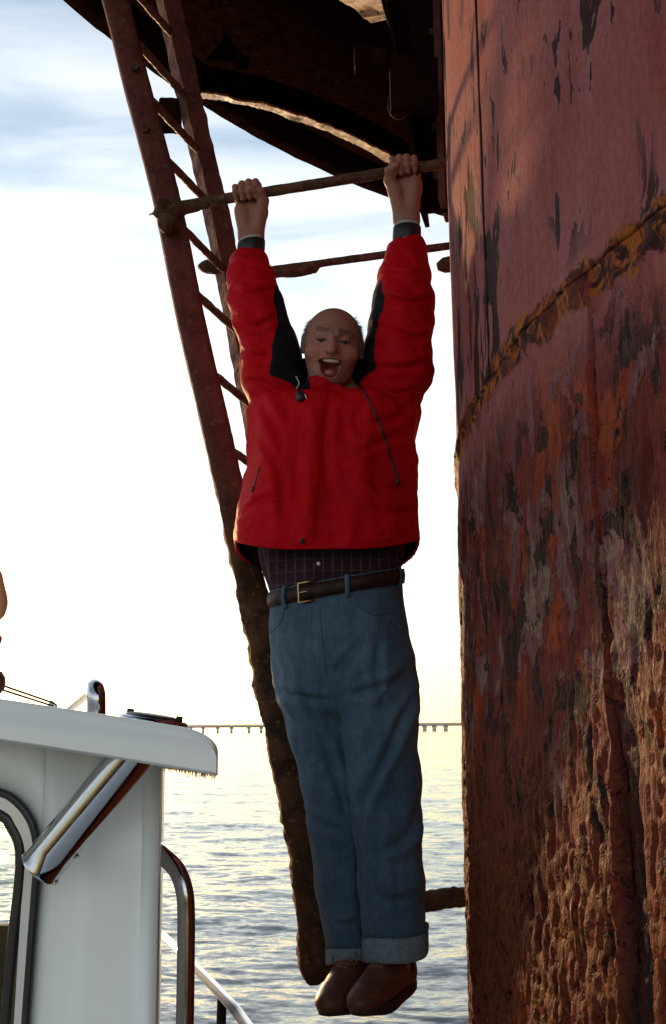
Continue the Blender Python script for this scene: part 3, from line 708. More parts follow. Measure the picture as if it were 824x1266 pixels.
    for k in range(120):
        x = P(200 + 66 * k / 119 + rng.uniform(-.6, .6), 945, 1.62)[0]; y = rng.uniform(1.612, 1.635); z = rz(x) + .003; l = rng.uniform(.004, .014)
        bm_.add([(x - .0012, y, z), (x + .0012, y, z), (x + rng.uniform(-.001, .001), y, z - l), (x, y + .002, z)], [(0, 1, 2), (1, 3, 2), (3, 0, 2)])
    fr = bm_.build('bristle_edging', Mat('straw_bristle', col=(.55, .40, .14), rough=.7).m, boat); fr['kind'] = 'stuff'
    # door: frame, two rubber seals, glass
    door = MB().tube(full(op + np.array([-.004, -.008, 0])), .0065, 10).build('door', black, boat, True)
    def inset(px, r, mat, name, dyy):
        return full(spline([P(x, y, YW - .004) for x, y in px], 40) + np.array([0, dyy, 0]))
    fr1 = [(-60, 985), (0, 991), (19, 1004), (35, 1030), (40, 1060), (36, 1120), (27, 1266), (21, 1360)]
    q = inset(fr1, 0, None, '', 0); t = np.gradient(q, axis=0); t /= np.linalg.norm(t, axis=1)[:, None]; nrm = np.cross(t, [0, 1., 0])
    MB().sweep(q, [(-.010, -.006), (.010, -.006), (.010, .012), (-.010, .012)], nrm, np.array([0, 1., 0])).build('door_frame', alu, door)
    ga = [(-60, 1001), (0, 1007), (15, 1022), (26, 1050), (24, 1100), (17, 1160), (8, 1266), (2, 1360)]
    q = inset(ga, 0, None, '', 0); MB().tube(q, .0095, 8).build('seal', black, door, True)
    gl = Mat('door_glass', col=(.9, .97, .9), rough=0.0, trans=1., ior=1.45).m
    gq = [tuple(a) for a in q + np.array([0, .010, 0])]
    n = len(gq); g2 = [(x, y + .005, z) for x, y, z in gq]
    mb = MB(); mb.add(gq + g2, [tuple(range(n))[::-1], tuple(range(n, 2 * n))] + [(i, (i + 1) % n, n + (i + 1) % n, n + i) for i in range(n)]); mb.build('glass', gl, door)
    # rod holder under the roof: wide polished tube with a flared, cut lower end
    ax = P(158, 930, 1.66)[0]; a, b = np.array([ax + .016, 1.66, rz(ax) + .016]), P(50, 1074, 1.70); d = (b - a) / np.linalg.norm(b - a); r = .0305
    rh = MB(); s = np.cross(d, [0, 0, 1.]); s /= np.linalg.norm(s); w = np.cross(s, d); N = 40; rings = [(0, r), (.85, r), (.97, r), (.985, r * 1.06), (1.0, r * 1.06), (1.0, r * .90), (.6, r * .90)]; V = []
    for (t, rr) in rings:
        for j in range(N): g = 2 * math.pi * j / N; V.append(a + (b - a) * t + rr * (s * math.cos(g) + w * math.sin(g)))
    Fc = [(k * N + j, k * N + (j + 1) % N, (k + 1) * N + (j + 1) % N, (k + 1) * N + j) for k in range(len(rings) - 1) for j in range(N)] + [tuple((len(rings) - 1) * N + j for j in range(N))]
    rh.add(V, Fc); o = auto_smooth(rh.build('rod_holder', chrome, boat, True), 40)
    for t, sg in ((.72, 1), (.93, 1)):
        c = a + (b - a) * t; q = c + (s * .2 - w * .98) * 0 + np.array([.012, -.0, -.026]); MB().tube([q, q + np.array([.004, -.004, -.006])], .004, 8).build('screw', chrome, o)
    # grab rail beside the cabin
    gp = [P(150, 1030, 2.16), P(185, 1045, 2.12), P(203, 1059, 2.08), P(219, 1076, 2.06), P(228, 1100, 2.05), P(230.5, 1130, 2.05), P(230, 1200, 2.05), P(228.5, 1300, 2.05), P(227, 1420, 2.05)]
    MB().tube(spline(gp, 60), .0155, 18).build('grab_rail', chrome, boat, True)
    # side deck rail and stanchions
    rp = [P(120, 1095, 5.2), P(160, 1124, 4.6), P(200, 1155, 3.9), P(240, 1194, 3.2), P(280, 1236, 2.75), P(300, 1260, 2.62), P(325, 1300, 2.4), P(380, 1420, 2.0)]
    br = MB().tube(spline(rp, 70), .0125, 14).build('bow_rail', chrome, boat, True)
    for (x, y, Y) in ((275, 1231, 2.80), (160, 1124, 4.6), (335, 1320, 2.33)):
        q = P(x, y, Y); MB().tube([q, q * np.array([1, 1, 0]) + np.array([-.02, 0, .95])], .0115, 12).build('stanchion', black if Y == 2.8 else chrome, br, True)
    # things fixed on the roof: round hatch, bent rail, antenna base with stays
    hx = P(190, 897, 1.86)[0]; c = np.array([hx, 1.86, rz(hx) + thk - .004]); nz = np.array([.165, -.03, 1.]); nz /= np.linalg.norm(nz); ex = np.cross([0, 1., 0], nz); ex /= np.linalg.norm(ex); ey = np.cross(nz, ex)
    def disc(c, prof, n=40):
        mb = MB(); V = []
        for (rr, h) in prof:
            for j in range(n): g = 2 * math.pi * j / n; V.append(c + nz * h + rr * (ex * math.cos(g) + ey * math.sin(g)))
        m = len(prof); mb.add(V, [(k * n + j, k * n + (j + 1) % n, (k + 1) * n + (j + 1) % n, (k + 1) * n + j) for k in range(m - 1) for j in range(n)] + [tuple((m - 1) * n + j for j in range(n))]); return mb
    h = disc(c, [(.056, -.02), (.056, .003), (.053, .006), (.047, .007)]).build('hatch', chrome, boat, True)
    disc(c, [(.047, .0075), (.042, .011), (.02, .0125)]).build('lid', black, h, True)
    for x in (-.04, .04): q = c + ex * x + nz * .010; MB().tube([q - nz * .01, q + nz * .005], .006, 8).build('screw', black, h, True)
    rr = [P(119, 905, 2.0), P(119.5, 880, 2.0), P(119, 858, 2.0), P(116, 850, 2.04), P(108, 853, 2.14), P(90, 868, 2.4), P(76, 878, 2.6), P(60, 892, 2.8)]
    MB().tube(spline(rr, 50), .0165, 16).build('roof_rail', chrome, boat, True)
    ab = P(-9, 844, 2.1); sp = MB(); pr = [(.0, -.024), (.016, -.02), (.0225, -.01), (.024, 0), (.0225, .01), (.016, .02), (.001, .024)]; V = []
    for (q, hh) in pr:
        for j in range(20): g = 2 * math.pi * j / 20; V.append(ab + np.array([q * math.cos(g), q * math.sin(g), hh]))
    sp.add(V, [(k * 20 + j, k * 20 + (j + 1) % 20, (k + 1) * 20 + (j + 1) % 20, (k + 1) * 20 + j) for k in range(6) for j in range(20)]); an = sp.build('antenna_base', Mat('dark_red_cover', col=(.13, .04, .035), rough=.4).m, boat, True)
    MB().tube([ab - [0, 0, .02], ab - [0, 0, .12]], .012, 10).build('post', chrome, an, True)
    for k in (0, 1): MB().tube([ab + np.array([.015, 0, -.004 - .008 * k]), P(66, 869 + 4 * k, 2.3), P(74, 880, 2.3)], .0021, 6).build('stay', dark, an, True)
    MB().tube([P(62, 868, 2.3), P(68, 872, 2.3), P(70, 884, 2.3)], .005, 8).build('cleat', chrome, an, True)
    # slim pole with an orange float at the far left
    pole = thing('marker_pole', 'slim pole with orange foam float at the left edge of the photo', 'marker pole', tuple(P(-3, 900, 2.4)))
    MB().tube([P(-3, 905, 2.4), P(-2, 800, 2.4), P(-3, 700, 2.4), P(-3, 560, 2.4)], .004, 8).build('pole', Mat('grey_pole', col=(.30, .25, .22), rough=.5).m, pole, True)
    tq = np.linspace(0, 1, 26); fl = [P(-3, 705 + 61 * t, 2.4) for t in tq]
    MB().tube(fl, .003 + (.012 + .0085 * sst(tq, .2, .75)) * np.sqrt(np.clip(np.sin(math.pi * np.clip(tq, .004, .996)), 0, 1)) ** .8, 18).build('float', Mat('orange_foam', col=(.62, .32, .15), rough=.75, sss=.2).m, pole, True)
    MB().tube(spline([P(-3, 784, 2.4), P(-3, 790, 2.4), P(-3, 798, 2.4)], 8), [.004, .007, .009, .010, .010, .009, .007, .004], 12).build('collar', Mat('red_collar', col=(.45, .08, .04), rough=.6).m, pole, True)
build_boat()

# ------------------------------------------------------------------ the man hanging from the bar
class Column:                                # body or garment trunk: an ellipse for every height
    def __init__(s, rows, Y0):
        a = []
        for (y, xl, xr, ry, dy) in rows:
            p, q = P(xl, y, Y0), P(xr, y, Y0); a.append(((p[2] + q[2]) / 2, (p[0] + q[0]) / 2, (q[0] - p[0]) / 2, Y0 + dy, ry))
        a = np.array(sorted(a)); s.z, s.cx, s.rx, s.cy, s.ry = a.T
        s.top, s.bot = s.z[-1], s.z[0]
    def at(s, z): return [np.interp(z, s.z, k).astype(np.float32) for k in (s.cx, s.rx, s.cy, s.ry)]
    def sd(s, Q, off=0.):
        cx, rx, cy, ry = s.at(Q[:, 2]); rx = rx + off; ry = ry + off
        x = np.abs(Q[:, 0] - cx) / rx; y = np.abs(Q[:, 1] - cy) / ry
        return ((x ** 2.3 + y ** 2.3) ** (1 / 2.3) - 1) * np.minimum(rx, ry) * .95
    def pt(s, g, z, off=0.):
        cx, rx, cy, ry = [float(k) for k in s.at(z)]; c, n = math.cos(g), math.sin(g)
        k = (abs(c) ** 2.3 + abs(n) ** 2.3) ** (-1 / 2.3)
        return np.array([cx + (rx + off) * c * k, cy - (ry + off) * n * k, z])
def chain(Q, pts, k=.03):
    d = None
    for (a, ra), (b, rb) in zip(pts[:-1], pts[1:]):
        e = cone(Q, a, b, ra, rb); d = e if d is None else smin(d, e, k)
    return d
def near_box(Q, pts, pad):
    pts = np.asarray(pts); return ((Q > pts.min(0) - pad) & (Q < pts.max(0) + pad)).all(1)
def polyd(X, Z, poly):                       # signed distance (inside positive) to a polygon in the X-Z plane
    d = np.full(len(X), 1e9); ins = np.zeros(len(X), bool); n = len(poly)
    for i in range(n):
        (x0, z0), (x1, z1) = poly[i], poly[(i + 1) % n]; ex, ez = x1 - x0, z1 - z0
        t = np.clip(((X - x0) * ex + (Z - z0) * ez) / (ex * ex + ez * ez), 0, 1); d = np.minimum(d, np.hypot(X - x0 - t * ex, Z - z0 - t * ez))
        c = ((z0 > Z) != (z1 > Z)) & (X < (x1 - x0) * (Z - z0) / (z1 - z0 + 1e-12) + x0); ins ^= c
    return np.where(ins, d, -d)

def creases(v, N, lines, Y=2.93):            # pulled folds: a ridge beside a sharp valley along each line, on the front only
    out = np.zeros(len(v)); fr = sst(-N[:, 1], .05, .5)
    for px, wd, dp in lines:
        c = spline([P(a, b, Y) for a, b in px], 16)[:, [0, 2]]; best = np.full(len(v), 1e9); sg = np.zeros(len(v)); tt = np.zeros(len(v))
        for i in range(len(c) - 1):
            e = c[i + 1] - c[i]; L2 = e @ e; dx, dz = v[:, 0] - c[i, 0], v[:, 2] - c[i, 1]; t = np.clip((dx * e[0] + dz * e[1]) / L2, 0, 1)
            ox, oz = dx - t * e[0], dz - t * e[1]; d = np.hypot(ox, oz); m = d < best; best = np.where(m, d, best); sg = np.where(m, (e[0] * oz - e[1] * ox) / math.sqrt(L2), sg); tt = np.where(m, (i + t) / (len(c) - 1), tt)
        env = np.sin(np.clip(tt, 0.02, .98) * math.pi) ** .7; q = sg / wd
        out += fr * env * dp * (np.exp(-(q - 1.1) ** 2) * .9 - np.exp(-(q / .75) ** 2) + .4 * np.exp(-(q + 1.4) ** 2))
    return out

def build_person():
    YB = 2.98
    man = thing('person', 'laughing bald man in red jacket and blue jeans hanging by both hands from a bar', 'person', tuple(P(455, 1255, YB)))
    # ---------------- body: head, neck, arms, hands, trunk and legs in one surface
    H = P(411, 430, 2.90); f = CAM - H; f /= np.linalg.norm(f); rl = R_(5.5); up = UP * math.cos(rl) + RT * math.sin(rl); up -= f * (up @ f); up /= np.linalg.norm(up); rt = np.cross(up, f)
    HM = np.stack([rt, up, f]); hl = lambda x, y, z: H + rt * x + up * y + f * z
    bd = (BAR[1] - BAR[0]) / np.linalg.norm(BAR[1] - BAR[0]); nrm = np.cross(bd, [0, 0, 1.]); nrm /= np.linalg.norm(nrm); nrm *= -1 if nrm[1] > 0 else 1; bu = np.cross(nrm, bd) * (1 if np.cross(nrm, bd)[2] > 0 else -1)
    arms = []
    for (hx, s, w, e, sh, fo) in ((306, 1, (311, 296), (317, 392), (350, 500), (310.5, 322)), (501, -1, (503, 274), (501, 398), (478, 500), (503.5, 304))):
        hc = bar_at(hx); W = P(w[0], w[1], hc[1] + .012); arms.append(dict(c=hc, s=s, w=W, f=P(fo[0], fo[1], hc[1] + .004), e=P(e[0], e[1], 2.93), sh=P(sh[0], sh[1], 2.98)))
    def hand(Q, A):
        c, s, W = A['c'], A['s'], A['w']; g = lambda a, n, u: c + bd * (a * s) + nrm * n + bu * u
        d = ell(Q, g(.0, -.016, -.045), (.042, .020, .052), np.stack([bd, nrm, bu]))
        for i in range(4):
            o = .0315 - .0205 * i; k = (1.0, 1.03, 1.0, .86)[i]; dr = (.002, .004, .002, -.004)[i]
            ps = [(g(o * .95, -.031, -.004), .0115 * k), (g(o, -.011, .0290 + dr), .0108 * k), (g(o, .020, .0245 + dr), .0102 * k), (g(o * .98, .030, -.002), .0094 * k), (g(o * .94, .020, -.0175), .0086 * k)]
            d = smin(d, chain(Q, ps, .004), .0035)
            d = smin(d, cone(Q, g(o * .95, -.030, -.004), W + bd * s * o * .45, .0125, .018), .014)
        d = smin(d, chain(Q, [(W + bd * s * .012, .022), (g(.034, -.004, -.060), .021), (g(.046, .004, -.028), .016), (g(.044, .024, -.008), .0122), (g(.020, .041, -.003), .0098)], .008), .007)
        d = smin(d, cone(Q, g(-.024, -.002, -.040), W - bd * s * .012, .017, .020), .016)
        d = smin(d, ell(Q, W, (.031, .022, .035)), .02)
        return d
    # face
    def head(Q):
        q = (Q - H.astype(np.float32)) @ HM.T.astype(np.float32); ax = q.copy(); ax[:, 0] = np.abs(ax[:, 0])
        d = ell(q, (0, .020, -.025), (.078, .086, .098)); d = smin(d, ell(q, (0, -.032, .012), (.066, .074, .074)), .03)
        d = smin(d, ell(q, (0, -.076, .022), (.047, .033, .056)), .025)
        d = smin(d, ell(ax, (.042, -.013, .052), (.029, .024, .027)), .014)
        d = smin(d, ell(q, (0, -.048, .062), (.036, .034, .022)), .014)
        d = smin(d, cone(ax, (.010, .038, .066), (.042, .040, .052), .013, .010), .012)
        d = smax(d, -ell(ax, (.031, .022, .092), (.017, .012, .020)), .012)
        d = smin(d, ell(ax, (.031, .0205, .066), (.016, .0105, .010)), .005)
        n = cone(q, (0, .028, .076), (0, -.003, .0985), .0085, .0135); n = smin(n, ell(ax, (.0135, -.006, .084), (.0095, .009, .011)), .006); d = smin(d, n, .007)
        d = smax(d, -cone(ax, (.021, -.010, .092), (.043, -.052, .074), .0035, .0045), .006)      # smile folds
        d = smax(d, -ell(ax, (.031, .0185, .084), (.0125, .0024, .012)), .002)                    # eye slits
        d = smax(d, -cone(ax, (.048, .022, .064), (.060, .027, .050), .002, .002), .004)
        for k in (.060, .070, .080): d = smax(d, -cone(ax, (.0, k, .074 - 1.1 * (k - .06)), (.036, k + .003, .064 - 1.1 * (k - .06)), .0030, .0018), .005)
        for a_, b_ in ((.028, .034), (.020, .018), (.012, .004)): d = smax(d, -cone(ax, (.049, a_, .058), (.064, b_, .040), .0022, .0012), .004)
        m = smin(ell(q, (0, -.054, .090), (.0250, .0235, .046)), ell(q, (0, -.039, .092), (.0350, .0120, .046)), .006)
        d = smin(d, np.abs(m + .000) - .0014 + np.maximum(np.abs(q[:, 2] - .078) - .012, 0), .005)  # lips
        d = smax(d, -m, .003)
        d = smax(d, -ell(ax, (.0065, -.0125, .094), (.0035, .0026, .006)), .002)                   # nostrils
        e = ell(ax, (.078, .004, -.020), (.009, .028, .016)); d = smin(d, smax(e, -ell(ax, (.087, .006, -.014), (.006, .016, .009)), .003), .005)
        return d
    nk = P(405, 505, 2.975)
    trunk = Column([(760, 345, 490, .105, 0), (700, 342, 492, .10, 0), (600, 335, 492, .11, 0), (530, 340, 488, .10, 0), (500, 352, 472, .07, 0), (480, 375, 440, .05, 0)], YB)
    legs = [[(P(390, 800, 2.99), .075), (P(408, 980, 3.0), .048), (P(434, 1170, 3.0), .034), (P(440, 1192, 2.99), .033)], [(P(462, 800, 2.96), .08), (P(477, 980, 2.92), .052), (P(487, 1170, 2.93), .036), (P(490, 1192, 2.93), .035)]]
    def body(Q):
        d = trunk.sd(Q, 0.); d = smax(d, np.abs(Q[:, 2] - (trunk.top + trunk.bot) / 2) - (trunk.top - trunk.bot) / 2, .03)
        for L in legs: d = smin(d, chain(Q, L, .02), .03)
        for A in arms: d = smin(d, chain(Q, [(nk - [0, 0, .02], .06), (A['sh'], .058), (A['e'], .042), (A['f'], .030), (A['w'], .026)], .02), .03)
        d = smin(d, cone(Q, nk, hl(0, -.02, -.035), .062, .058), .03)
        for A in arms:
            m = near_box(Q, [A['c'], A['w']], .09)
            if m.any(): d[m] = smin(d[m], hand(Q[m], A), .008)
        m = near_box(Q, [H], .16)
        if m.any(): d[m] = smin(d[m], head(Q[m]), .006)
        return d
    lo = np.array([-.42, 2.66, 1.60]); hi = np.array([.42, 3.22, 4.0])
    v, fc = sdf_mesh(body, lo, hi, .0029)
    skin = Mat('skin', rough=.55, spec=.3, sss=.04); skin.b.inputs['Subsurface Radius'].default_value = (.012, .005, .003); vv = skin.coord(); nn = skin.noise(vv, 90, 4)
    skin.color(skin.mix(skin.ramp(nn, .35, .65, 0, .35), skin.attr('tone', 'Color'), (.25, .09, .065))); skin.bump(skin.math('ADD', nn, skin.math('MULTIPLY', skin.noise(vv, 34, 3), 2.2)), .5, .003)
    o = mesh('body', v, fc, skin.m, man)
    q = (v - H) @ HM.T; ax = np.abs(q[:, 0]); tone = np.tile(np.array([.31, .148, .105]), (len(v), 1))
    nz = fbm(v * 55, 3) - .5
    def paint(mask, c): 
        nonlocal tone
        tone = tone * (1 - mask[:, None]) + np.array(c) * mask[:, None]
    inh = near_box(v, [H], .15) & (q[:, 1] > -.12)
    paint(inh * .55 * sst(.040 - np.hypot(ax - .040, q[:, 1] + .014), 0, .03), (.46, .16, .12))
    paint(inh * .45 * sst(.022 - np.hypot(q[:, 0], q[:, 1] + .004), 0, .014), (.45, .15, .11))
    paint(inh * .35 * sst(-q[:, 1], .03, .07) * sst(q[:, 2], -.02, .03), (.30, .19, .16))           # shaved jaw
    bro = inh * sst(.0075 - np.abs(q[:, 1] - .0450 + .10 * np.maximum(ax - .034, 0) + nz * .004), 0, .004) * sst(ax, .008, .014) * sst(.050 - ax, 0, .006) * (q[:, 2] > .03)
    paint(bro * .8, (.07, .045, .035))
    paint(inh * sst(.0058 - np.abs(q[:, 1] - .0185), 0, .004) * sst(.0150 - np.abs(ax - .031), 0, .004) * (q[:, 2] > .04), (.05, .025, .02))
    m_ = np.minimum(ell(q.astype(np.float32), (0, -.054, .090), (.0250, .0235, .046)), ell(q.astype(np.float32), (0, -.039, .092), (.0350, .0120, .046)))
    paint(inh * sst(.007 - m_, 0, .004) * (q[:, 2] > .03), (.34, .10, .085)); paint(inh * sst(.0005 - m_, 0, .0025) * sst(.072 - q[:, 2], 0, .012) * (q[:, 2] > .0), (.06, .012, .012))
    paint(inh * .65 * sst(ax, .055, .072) * sst(q[:, 1], -.03, .0) * sst(.075 - q[:, 1], 0, .03) * sst(.03 - q[:, 2], 0, .03), (.22, .17, .15))   # grey cropped hair at the sides
    for A in arms:
        g = (v - A['c']); n_, u_ = g @ nrm, g @ bu
        inn = near_box(v, [A['c']], .07) * sst(.012 - np.hypot(n_ - .016, u_ + .024), 0, .012); paint(inn * .4, (.46, .15, .11))
    attr(o, 'tone', tone)
    def prim_ell(name, c, r, mat, par, M_=None, n=20):
        V = []; Fc = []
        for i in range(n + 1):
            for j in range(2 * n): t, g = math.pi * i / n, math.pi * j / n; p = np.array([math.sin(t) * math.cos(g), math.cos(t), math.sin(t) * math.sin(g)]) * r; V.append(c + (p @ M_ if M_ is not None else p))
        for i in range(n):
            for j in range(2 * n): Fc.append((i * 2 * n + j, i * 2 * n + (j + 1) % (2 * n), (i + 1) * 2 * n + (j + 1) % (2 * n), (i + 1) * 2 * n + j))
        return mesh(name, V, Fc, mat, par)
    eyem = Mat('dark_eye', col=(.03, .018, .012), rough=.12).m
    for s in (-1, 1): prim_ell('eye', hl(s * .031, .0185, .0655), np.array([.0105, .0105, .0105]), eyem, o)
    th = MB(); pts = [hl(x, -.0335 + 3.2 * x * x, .079 - 12 * x * x) for x in np.linspace(-.021, .021, 24)]
    th.sweep(pts, [(-.0048, -.002), (.0048, -.002), (.0045, .003), (-.0045, .003)], up, -f); th.build('teeth', Mat('teeth', col=(.62, .55, .44), rough=.3).m, o, True)
    prim_ell('tongue', hl(0, -.066, .062), np.array([.0175, .0105, .022]), Mat('tongue', col=(.38, .11, .10), rough=.35).m, o, HM)
    # cropped grey hair at the sides and back of the head
    hb = MB(); rg = np.random.default_rng(5); cnt = 0
    while cnt < 5200:
        p = rg.normal(size=3); p /= np.linalg.norm(p); s = np.array([p[0] * .079, .020 + p[1] * .087, -.025 + p[2] * .099])
        thr = .068 + .02 * (1 if s[2] < -.04 else 0)
        if abs(s[0]) < .058 and s[2] > -.07: continue
        if s[1] > thr or s[1] < -.045 or s[2] > .028 - .3 * max(0, s[1]): continue
        n = np.array([p[0] / .079, p[1] / .087, p[2] / .099]); n /= np.linalg.norm(n); l = rg.uniform(.005, .012) * (1.7 if rg.random() < .05 else 1)
        d = n * .75 + np.array([0, -.55, -.35]) + rg.normal(size=3) * .25; d /= np.linalg.norm(d); t = np.cross(d, rg.normal(size=3)); t /= np.linalg.norm(t); w = .0006
        a = hl(*(s - n * .002 + t * w)); b = hl(*(s - n * .002 - t * w)); c = hl(*(s + d * l)); hb.add([a, b, c], [(0, 1, 2)]); cnt += 1
    for k in range(70):                      # wisps standing out at the right temple and crown
        x = rg.uniform(.052, .078); y = rg.uniform(.055, .085); s = np.array([x, y * .95, rg.uniform(-.05, -.0)]); d = np.array([rg.uniform(.2, .9), rg.uniform(.3, 1), rg.normal() * .3]); d /= np.linalg.norm(d); s = np.array([math.copysign(.079 * math.sqrt(max(.05, 1 - ((y - .02) / .087) ** 2)), x) * .95, y, s[2]])
        t = np.array([-d[1], d[0], 0]); w = .0004; l = rg.uniform(.006, .017); hb.add([hl(*(s + t * w)), hl(*(s - t * w)), hl(*(s + d * l))], [(0, 1, 2)])
    hr = hb.build('hair', Mat('grey_hair', col=(.20, .17, .15), rough=.6).m, man); hr['kind'] = 'stuff'

    # ---------------- jacket
    jc = Column([(700, 285, 524, .178, 0), (672, 289, 520, .174, 0), (640, 295, 516, .170, 0), (600, 303, 513, .165, 0), (560, 311, 512, .160, 0), (520, 314, 512, .152, 0), (506, 320, 507, .136, 0), (498, 345, 482, .105, 0), (491, 366, 456, .085, 0)], YB)
    zs_, zf, zb = P(405, 669, YB)[2], P(400, 679, 2.81)[2], P(497, 712, 3.13)[2]
    slv = []
    for A, rows in ((arms[0], [((351, 500), .088), ((336, 448), .081), ((321, 398), .068), ((315, 372), .061), ((311, 348), .057), ((310, 329), .049)]), (arms[1], [((478, 500), .090), ((494, 448), .092), ((500, 400), .080), ((501, 372), .071), ((502, 340), .060), ((504, 312), .050)])):
        ys = np.interp(np.linspace(0, 1, 6), [0, .55, 1], [2.985, 2.925, A['w'][1]]); slv.append([(P(x, y, Y), r) for ((x, y), r), Y in zip(rows, ys)])
    ck = P(409, 504, 2.965)
    def zhem(Q):
        t = (Q[:, 1] - YB) / .165; return zs_ + (zf - zs_) * np.clip(-t, 0, 1) ** 1.5 + (zb - zs_) * np.clip(t, 0, 1)
    def jacket(Q):
        d = jc.sd(Q); d = smax(d, Q[:, 2] - jc.top, .03)
        for S in slv: d = smin(d, chain(Q, S, .02), .045)
        inn = jc.sd(Q, -.011); d = np.maximum(d, -np.maximum(inn, Q[:, 2] - (zs_ + .30)))
        d = smin(d, ell(Q, P(411, 468, 3.045), (.120, .052, .066)), .02)          # rolled hood behind the neck
        # stand collar
        q = Q - ck.astype(np.float32); t = q[:, 2] - .18 * q[:, 1]; rr = np.hypot(q[:, 0] / .094, (q[:, 1] + .0) / .092); rad = .98 + 1.6 * np.maximum(t, 0)
        col = np.maximum(np.abs(rr - rad) * .09 - .007, np.abs(t - .012) - .036 - .014 * np.sin(3 * np.arctan2(q[:, 1], q[:, 0]) + 1)); d = smin(d, col, .012)
        d = np.maximum(d, -np.maximum(np.hypot(q[:, 0] / .078, q[:, 1] / .078) * .078 - .078, -(t + .05)))
        return np.maximum(d, zhem(Q) - Q[:, 2])
    v, fc = sdf_mesh(jacket, (-.45, 2.64, zb - .05), (.45, 3.30, 3.68), .0046)
    N = vnormals(v, fc); x, y, z = v.T
    sd0 = jc.sd(v.astype(np.float32)); N = N * np.where((sd0 < -.0045) & (z < zs_ + .31), -1., 1.)[:, None]; N[sd0 < -.0045] *= .98
    sl = np.minimum(*[chain(v.astype(np.float32), S, .01) for S in slv])             # near the sleeves
    wsl = sst(.012 - sl, 0, .03) * sst(z, jc.top - .10, jc.top + .05)
    # body folds fall from the armpits and hang vertically; sleeves crumple across the arm
    wx = .05 * (fbm(v * 4 + 3, 2) - .5)
    fb = 1 - np.abs(2 * fbm(np.stack([(x + wx) * 7.5, y * 5, z * 2.1], 1), 3) - 1); fb = sst(fb, .5, 1)
    fd = 1 - np.abs(2 * fbm(np.stack([(x * .8 + z * .55) * 8, y * 4, (z - x) * 3], 1) + 11, 3) - 1); fd = sst(fd, .6, 1)
    fs = 1 - np.abs(2 * fbm(np.stack([x * 7, y * 7, z * 15 + x * 6], 1) + 5, 3) - 1); fs = sst(fs, .45, 1)
    fh = 1 - np.abs(2 * fbm(np.stack([(x - z * .5) * 16, y * 12, z * 13 + x * 9], 1) + 21, 3) - 1); fh = sst(fh, .6, 1)
    disp = (1 - wsl) * (.013 * (fb - .4) + .014 * (fd - .4) * sst(z, zs_ + .06, zs_ + .35) + .003 * (fh - .4)) + wsl * (.011 * (fs - .4) + .003 * (fh - .4)) + .003 * (fbm(v * 34, 3) - .5)
    front = sst(-N[:, 1], .2, .7)
    xc = np.interp(z, [P(372, 660, 2.8)[2], P(390, 490, 2.85)[2]], [P(372, 660, 2.8)[0], P(390, 490, 2.85)[0]])
    disp = disp + front * (1 - wsl) * .0045 * sst(.030 - np.abs(x - xc - .005), 0, .004)           # storm flap
    disp = disp - front * .003 * np.exp(-((z - zhem(v) - .030) / .004) ** 2)                          # hem seam
    disp = disp + creases(v, N, [([(322, 498), (345, 535), (352, 585)], .016, .012), ([(505, 505), (480, 530), (445, 540)], .014, .010), ([(512, 540), (480, 552), (440, 575)], .014, .009), ([(330, 545), (350, 600), (352, 650)], .015, .009), ([(410, 500), (402, 560), (412, 640)], .018, .008), ([(300, 640), (335, 625), (365, 632)], .013, .008), ([(430, 590), (470, 612), (505, 610)], .015, .008), ([(450, 630), (485, 640), (512, 635)], .013, .008),
        ([(288, 362), (312, 374), (340, 364)], .010, .009), ([(290, 395), (318, 412), (345, 398)], .011, .010), ([(292, 430), (320, 448), (340, 440)], .012, .010), ([(305, 470), (330, 478), (350, 500)], .012, .010), ([(478, 338), (502, 350), (528, 342)], .010, .009), ([(470, 372), (500, 388), (533, 376)], .011, .010), ([(480, 415), (508, 428), (536, 415)], .012, .010), ([(468, 460), (500, 462), (530, 450)], .012, .011), ([(470, 485), (490, 492), (520, 480)], .011, .009)])
    disp = disp * sst(np.hypot(x - ck[0], y - ck[1]), .07, .12) * sst(z - zhem(v), .004, .028)
    v = v + N * disp[:, None]
    jm = Mat('red_nylon_jacket', rough=.62, spec=.06); vv = jm.coord(); n1 = jm.noise(vv, 7, 4); n2 = jm.noise(vv, 420, 2)
    red = jm.mix(jm.ramp(n1, .3, .7), (.42, .002, .007), (.50, .004, .010)); blk = jm.mix(jm.ramp(n1, .3, .7), (.008, .008, .011), (.016, .016, .020))
    jm.color(jm.mix(jm.math('GREATER_THAN', jm.attr('panel'), 0.), red, blk)); jm.bump(jm.math('ADD', n2, jm.math('MULTIPLY', jm.noise(vv, 38, 3), 1.5)), .22, .004)
    jk = mesh('jacket', v, fc, jm.m, man)
    w2 = lambda L: [(P(a, b, 2.93)[0], P(a, b, 2.93)[2]) for a, b in L]
    p1 = polyd(x, z, w2([(340, 350), (356, 372), (376, 425), (411, 440), (411, 470), (388, 476), (386, 498), (371, 499), (360, 480), (335, 469), (339, 430), (344, 402), (337, 372)])); p2 = polyd(x, z, w2([(474, 352), (460, 372), (440, 425), (411, 440), (411, 470), (432, 474), (450, 470), (467, 459), (464, 438), (471, 405), (477, 384)]))
    pan = np.maximum(p1, p2) + .006 * (fbm(v * 30, 2) - .5); pan = np.where(sd0 < -.006, np.where(z < zs_ + .3, .02, pan), pan)
    attr(jk, 'panel', pan)
    JT = BVHTree.FromPolygons(v.tolist(), fc.tolist())
    def on(T, px, off=.0, n=24):
        out = []
        for (a, b) in (spline(px, n) if len(px) > 2 else np.linspace(px[0], px[1], n)):
            d = ray(a, b); h, nn, i, ds = T.ray_cast(Vector(CAM), Vector(d))
            if h is None or abs(h.y - 2.95) > .5: continue
            out.append(np.array(h) - d * off)
        return np.array(out)
